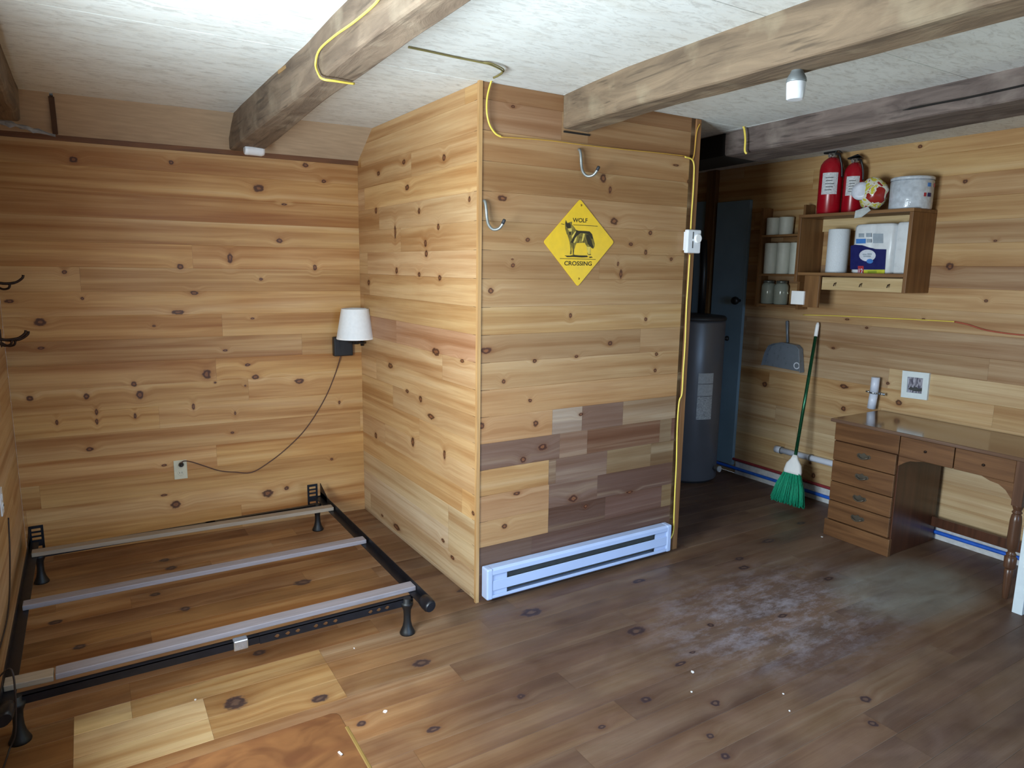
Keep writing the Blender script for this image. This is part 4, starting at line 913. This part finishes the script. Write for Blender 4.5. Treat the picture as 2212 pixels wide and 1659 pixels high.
MB().lathe(q(380, 415, XW-.0142), [(.018, 0), (.018, .0008)], 20, (-1, 0, 0)).build('sticker_ring', M_pan, pan)
br = thing('broom', 'green broom with white cap leaning on the right wall', 'broom', (4.15, 2.96, 0))
B0 = at(1699, 1098, 'z', .0); T0 = at(1767, 697, 'x', XW-.03); ax = (T0-B0)
P = lambda f_: B0+ax*f_
M_grn, M_bris = pm('green_metal_handle', (34, 92, 62), .25, .55, var=.06), pm('green_bristles', (24, 178, 134), .7, rgb2=(12, 128, 96), scale=60, stretch=(3, 3, .25))
MB().tube([P(.27), P(.93)], .0115, 14).build('handle', M_grn, br); MB().tube([P(.925), P(.985), P(1)], [.013, .0125, .008], 14).build('grip_end', M_trimw, br)
Yv = Vector((.10, -.99, 0)).normalized(); A3 = ax.normalized(); Xv = Yv.cross(A3).normalized()
def sec(f_, w_, d_, sh=0):
    c = P(f_)+Yv*sh; n = 16; out = []
    for j in range(n):
        a = 2*math.pi*j/n; ca, sa = math.cos(a), math.sin(a); out.append(c+Yv*w_*math.copysign(abs(ca)**.6, ca)+Xv*d_*math.copysign(abs(sa)**.6, sa))
    return out
def loft(secs, name, mat, parent):
    n = len(secs[0]); vs = [p for s_ in secs for p in s_]
    fs = [[i*n+j, i*n+(j+1) % n, (i+1)*n+(j+1) % n, (i+1)*n+j] for i in range(len(secs)-1) for j in range(n)]+[list(range(n))[::-1], list(range((len(secs)-1)*n, len(secs)*n))]
    return MB().add(vs, fs, True).build(name, mat, parent)
loft([sec(.185, .064, .022), sec(.20, .066, .023), sec(.235, .056, .020), sec(.262, .028, .017), sec(.285, .016, .015)], 'cap', M_trimw, br)
mb = MB(); random.seed(5)
for i in range(360):
    a = random.uniform(-1, 1); d = random.uniform(-1, 1)
    p0 = P(.195)+Yv*a*.058+Xv*d*.015; p1 = P(.02+random.uniform(0, .02))+Yv*(a*.125+random.uniform(-.006, .006)+.0)+Xv*(d*.028); p1.z = max(p1.z, .003)
    mb.tube([p0, (p0+p1)/2+Yv*a*.012, p1], .0022, 4)
br_ = mb.build('bristles', M_bris, br); br_['kind'] = 'stuff'

# ------------------------------------------------------------------ small fixture and framed picture above the desk
fx = thing('towel_holder', 'white vertical bar with a chrome ring on the wall at the desk', 'wall fixture', (XW-.03, 2.57, .77))
w1, w2, w3 = at(1892, 815, 'x', XW-.05), at(1888, 848, 'x', XW-.05), at(1882, 882, 'x', XW-.05)
w3.z = max(w3.z, .757)
def octa(a, b_, r, name, mat): return MB().tube([a, b_], r, 8).build(name, mat, fx)
octa(w1, w2+Vector((0, 0, .004)), .027, 'upper_bar', M_pvc); octa(w2-Vector((0, 0, .006)), w3, .027, 'lower_bar', M_pvc)
MB().lathe(w2-Vector((0, 0, .005)), [(.031, 0), (.031, .010)], 20).build('ring', M_chr, fx)
MB().tube([w2+Vector((0, -.03, 0)), w2+Vector((.01, -.07, -.003))], [.006, .010], 10).lathe(w2+Vector((0, .03, 0)), [(.006, 0), (.006, .025)], 10, (0, 1, 0)).build('thumb_screw', M_chr, fx)
pf = thing('picture_frame', 'small white framed grey picture on the wall above the desk', 'picture', at(1980, 832, 'x', XW))
M_pf = pm('white_frame', (222, 230, 232), .4, var=.02)
pa = [at(a, b_, 'x', XW) for a, b_ in ((1953, 800), (2011, 806), (2005, 864), (1949, 857))]; ce_ = sum(pa, Vector())/4
inn = [ce_+(p-ce_)*.58 for p in pa]; mb = MB()
for i in range(4): mb.prism([pa[i], pa[(i+1) % 4], inn[(i+1) % 4], inn[i]], (-.018, 0, 0))
mb.build('frame', M_pf, pf)
m, k, b = newmat('grey_landscape_print'); tc = k.new('ShaderNodeTexCoord'); n = k.noise(k.vm('MULTIPLY', tc.outputs['Object'], (1, 95, 25)).outputs[0], 1, 3, .5)
k.link(k.mix(k.rng(n, .38, .62, 0, 1), lin((62, 60, 78)), lin((176, 174, 186))), b.inputs['Base Color']); b.inputs['Roughness'].default_value = .3
pic = MB().prism([p+Vector((-.006, 0, 0)) for p in inn], (.002, 0, 0)).build('picture', m, pf)
cc = lambda a, b_: ce_+Vector((-.0075, 0, 0))+(inn[1]-inn[0])*a+(inn[0]-inn[3])*b_
MB().prism([cc(-.45, -.32), cc(-.32, -.12), cc(-.15, -.18), cc(.05, -.10), cc(.2, -.2), cc(.42, -.15), cc(.45, -.34), cc(0, -.40)], (.001, 0, 0)).build('picture_foreground', M_hin, pic)

# ------------------------------------------------------------------ desk
dk = thing('desk', 'brown wooden pedestal desk with turned leg against the right wall', 'desk', (4.17, 1.98, 0))
M_dt = grainmat('desk_top_gloss', (118, 92, 76), (94, 70, 56), 'y', .13, spec=.8, coat=.6); M_df = grainmat('desk_front_wood', (128, 90, 58), (96, 64, 40), 'y', .32); M_dz = grainmat('desk_side_wood', (96, 58, 40), (70, 42, 28), 'z', .3)
X0, XB, YL, YR = 3.925, 4.432, 2.505, 1.47
mb = MB().box((X0-.015, 1.42, .735), (XB+.002, 2.53, .756)); mb.build('desk_top', M_dt, dk, bevel=.006, seg=3)
MB().box((X0+.022, 2.10, 0.0), (XB, YL, .734)).build('pedestal', M_dz, dk, bevel=.002)
def dfront(z0, z1, y0, y1, name='drawer'): return MB().box((X0, y0, z0), (X0+.021, y1, z1)).build(name, M_df, dk, bevel=.003)
MB().box((X0+.004, 2.102, .622), (X0+.0215, YL-.002, .733)).build('top_panel', M_df, dk, bevel=.002)
M_pull = pm('antique_brass_pull', (104, 96, 84), .4, .6)
for z0, z1, hz in ((.497, .617, .562), (.362, .492, .434), (.237, .357, .298), (.112, .232, .172)):
    d_ = dfront(z0, z1, 2.108, YL-.006); yc_ = 2.30
    hd = MB().prism([(X0-.0005, yc_+a, hz+b_) for a, b_ in ((-.045, 0), (-.035, .014), (-.015, .012), (0, .022), (.015, .012), (.035, .014), (.045, 0), (.035, -.010), (.012, -.016), (-.012, -.016), (-.035, -.010))], (-.003, 0, 0)).build('pull_plate', M_pull, d_)
    MB().tube(cr([(X0-.003, yc_-.03, hz+.004), (X0-.016, yc_-.028, hz-.004), (X0-.020, yc_, hz-.014), (X0-.016, yc_+.028, hz-.004), (X0-.003, yc_+.03, hz+.004)], 5), .0038, 8).build('pull_bail', M_pull, d_)
MB().box((X0-.006, 2.092, 0), (X0+.0215, YL+.008, .106)).build('plinth', M_df, dk, bevel=.003)
# apron: two drawer fronts with a small knob, a shaped bracket at each end
MB().box((X0+.022, 1.51, .625), (XB-.03, 2.0995, .733)).build('apron_frame', M_dz, dk)
for a, b_ in ((1.805, 2.096), (1.512, 1.80)):
    d_ = dfront(.615, .732, a, b_); MB().lathe((X0, (a+b_)/2, .675), [(.005, 0), (.007, .004), (.007, .009), (.003, .011)], 12, (-1, 0, 0)).build('knob', M_iron, d_)
MB().prism([(X0+.004, 2.096, .614), (X0+.004, 1.96, .614), (X0+.004, 2.0, .604), (X0+.004, 2.03, .60), (X0+.004, 2.062, .582), (X0+.004, 2.096, .555)], (.018, 0, 0)).build('corner_bracket', M_df, dk)
MB().prism([(X0+.004, 1.512, .614), (X0+.004, 1.66, .614), (X0+.004, 1.62, .598), (X0+.004, 1.58, .592), (X0+.004, 1.545, .57), (X0+.004, 1.512, .527)], (.018, 0, 0)).build('corner_bracket', M_df, dk)
M_leg = grainmat('desk_leg_wood', (112, 80, 60), (84, 56, 40), 'z', .3)
for lx in (X0+.024, XB-.03):
    mb = MB().box((lx-.024, 1.464, .50), (lx+.024, 1.512, .733))
    mb.lathe((lx, 1.488, 0), [(.013, 0), (.016, .03), (.020, .12), (.021, .158), (.014, .165)], 20)
    mb.lathe((lx, 1.488, 0), [(.014, .163), (.027, .170), (.028, .225), (.02, .232), (.024, .242), (.016, .252), (.018, .262), (.025, .27), (.028, .32), (.026, .42), (.022, .45), (.017, .456), (.024, .465), (.017, .475), (.021, .485), (.026, .502)], 20)
    mb.build('leg', M_leg, dk, bevel=.002)
MB().box((XB-.045, 1.51, .105), (XB-.02, 2.0995, .165)).build('stretcher', M_dz, dk, bevel=.002)

# ------------------------------------------------------------------ white table at the right edge
wt = thing('side_table', 'white table leg and cream top at the right picture edge', 'table', (4.06, 1.1, 0))
M_wt, M_cr = pm('white_paint', (214, 226, 232), .4, var=.02), pm('cream_paint', (226, 216, 188), .45, var=.02)
lx0 = at(2194, 1325, 'z', 0); tx = 3.79
MB().box((tx, .78, .788), (4.20, 1.425, .812)).build('table_top', M_cr, wt, bevel=.009, seg=3)
MB().box((tx+.018, .80, .70), (4.18, 1.405, .787)).build('apron', M_cr, wt, bevel=.003)
for a, b_ in ((tx+.02, 1.40), (tx+.02, .84), (4.178, 1.40), (4.178, .84)):
    sx, sy = (1 if a < 4 else -1), -1; y_ = b_
    MB().prism([(a, y_, .6995), (a+sx*.045, y_, .6995), (a+sx*.045, y_-.045, .6995), (a, y_-.045, .6995)], (0, 0, -.6995)).build('leg', M_wt, wt, bevel=.002)

# ------------------------------------------------------------------ orange varnished table in the foreground
ot = thing('low_table', 'orange varnished wooden table top at the bottom edge', 'table', (.1, 1.2, 0))
m, k, b = newmat('orange_varnished_wood'); tc = k.new('ShaderNodeTexCoord')
n = k.noise(k.vm('MULTIPLY', tc.outputs['Object'], (7, 11, 8)).outputs[0], 1, 5, 1.6); n2 = k.noise(k.vm('MULTIPLY', tc.outputs['Object'], (3, 30, 3)).outputs[0], 1, 3, .5)
c = k.mix(k.rng(n, .35, .68, 0, 1), lin((74, 44, 24)), lin((98, 64, 36))); c = k.mix(k.rng(n2, .5, .8, 0, .4), c, lin((76, 42, 24)))
k.link(c, b.inputs['Base Color']); b.inputs['Roughness'].default_value = .3; M_or = m
M_edge = grainmat('yellow_edge_wood', (104, 82, 42), (98, 74, 34), 'y', .35)
TX, TY = .484, 1.622
outl = [(-.36+.35, TY), (TX-.02, TY), (TX-.006, TY-.006), (TX, TY-.02), (TX, .85), (-.01, .85)]
tp = MB().prism([(x, y, .478) for x, y in outl], (0, 0, .022)).build('table_top', M_or, ot, bevel=.003)
MB().box((TX-.0065, .86, .4785), (TX+.004, 1.55, .5012)).build('edge_strip', M_edge, tp, bevel=.003)
MB().box((.03, .90, .40), (TX-.04, 1.58, .4775)).build('apron', M_or, ot)
for a, b_ in ((.035, 1.575), (TX-.045, 1.575), (.035, .905), (TX-.045, .905)):
    MB().box((a-.02, b_-.02, 0), (a+.02, b_+.02, .4775)).build('leg', M_or, ot, bevel=.003)
M_chip = pm('white_chip', (232, 226, 222), .6)
c = at(735, 1628, 'z', .501); mb = MB().obox(c+Vector((0, 0, .001)), .002, .007, .0012, (.9, .25, 0), (-.25, .9, 0))
tag(mb.build('wood_splinter', M_chip, origin=c), 'tiny pale splinter lying on the orange table', 'splinter')
random.seed(2)
def chip(px, py, s_, label):
    c = at(px, py, 'z', 0); P_ = []; n = 6
    for i in range(n):
        a = 2*math.pi*i/n; r = s_*random.uniform(.5, 1.1); P_.append(c+Vector((math.cos(a)*r, math.sin(a)*r*1.2, .0004)))
    tag(MB().prism(P_, (0, 0, .002)).build('paint_chip', M_chip, origin=c), label, 'paint chip', 'white chips fallen on the floor')
chip(1495, 1452, .008, 'white chip on the floor, larger one right of the closet'); chip(1494, 1495, .005, 'small white chip below the larger chip on the floor')
chip(1692, 1499, .004, 'small white chip on the right part of the floor'); chip(1705, 1536, .005, 'bright white chip on a dark knot of the floor')
chip(1776, 1160, .009, 'white chip on the floor by the desk corner'); chip(833, 1537, .010, 'pale flake on the floor right of the orange table')
chip(422, 1512, .004, 'tiny white chip on the floor beside the big ring knot'); chip(765, 1401, .004, 'tiny pale chip on the floor below the bed leg')
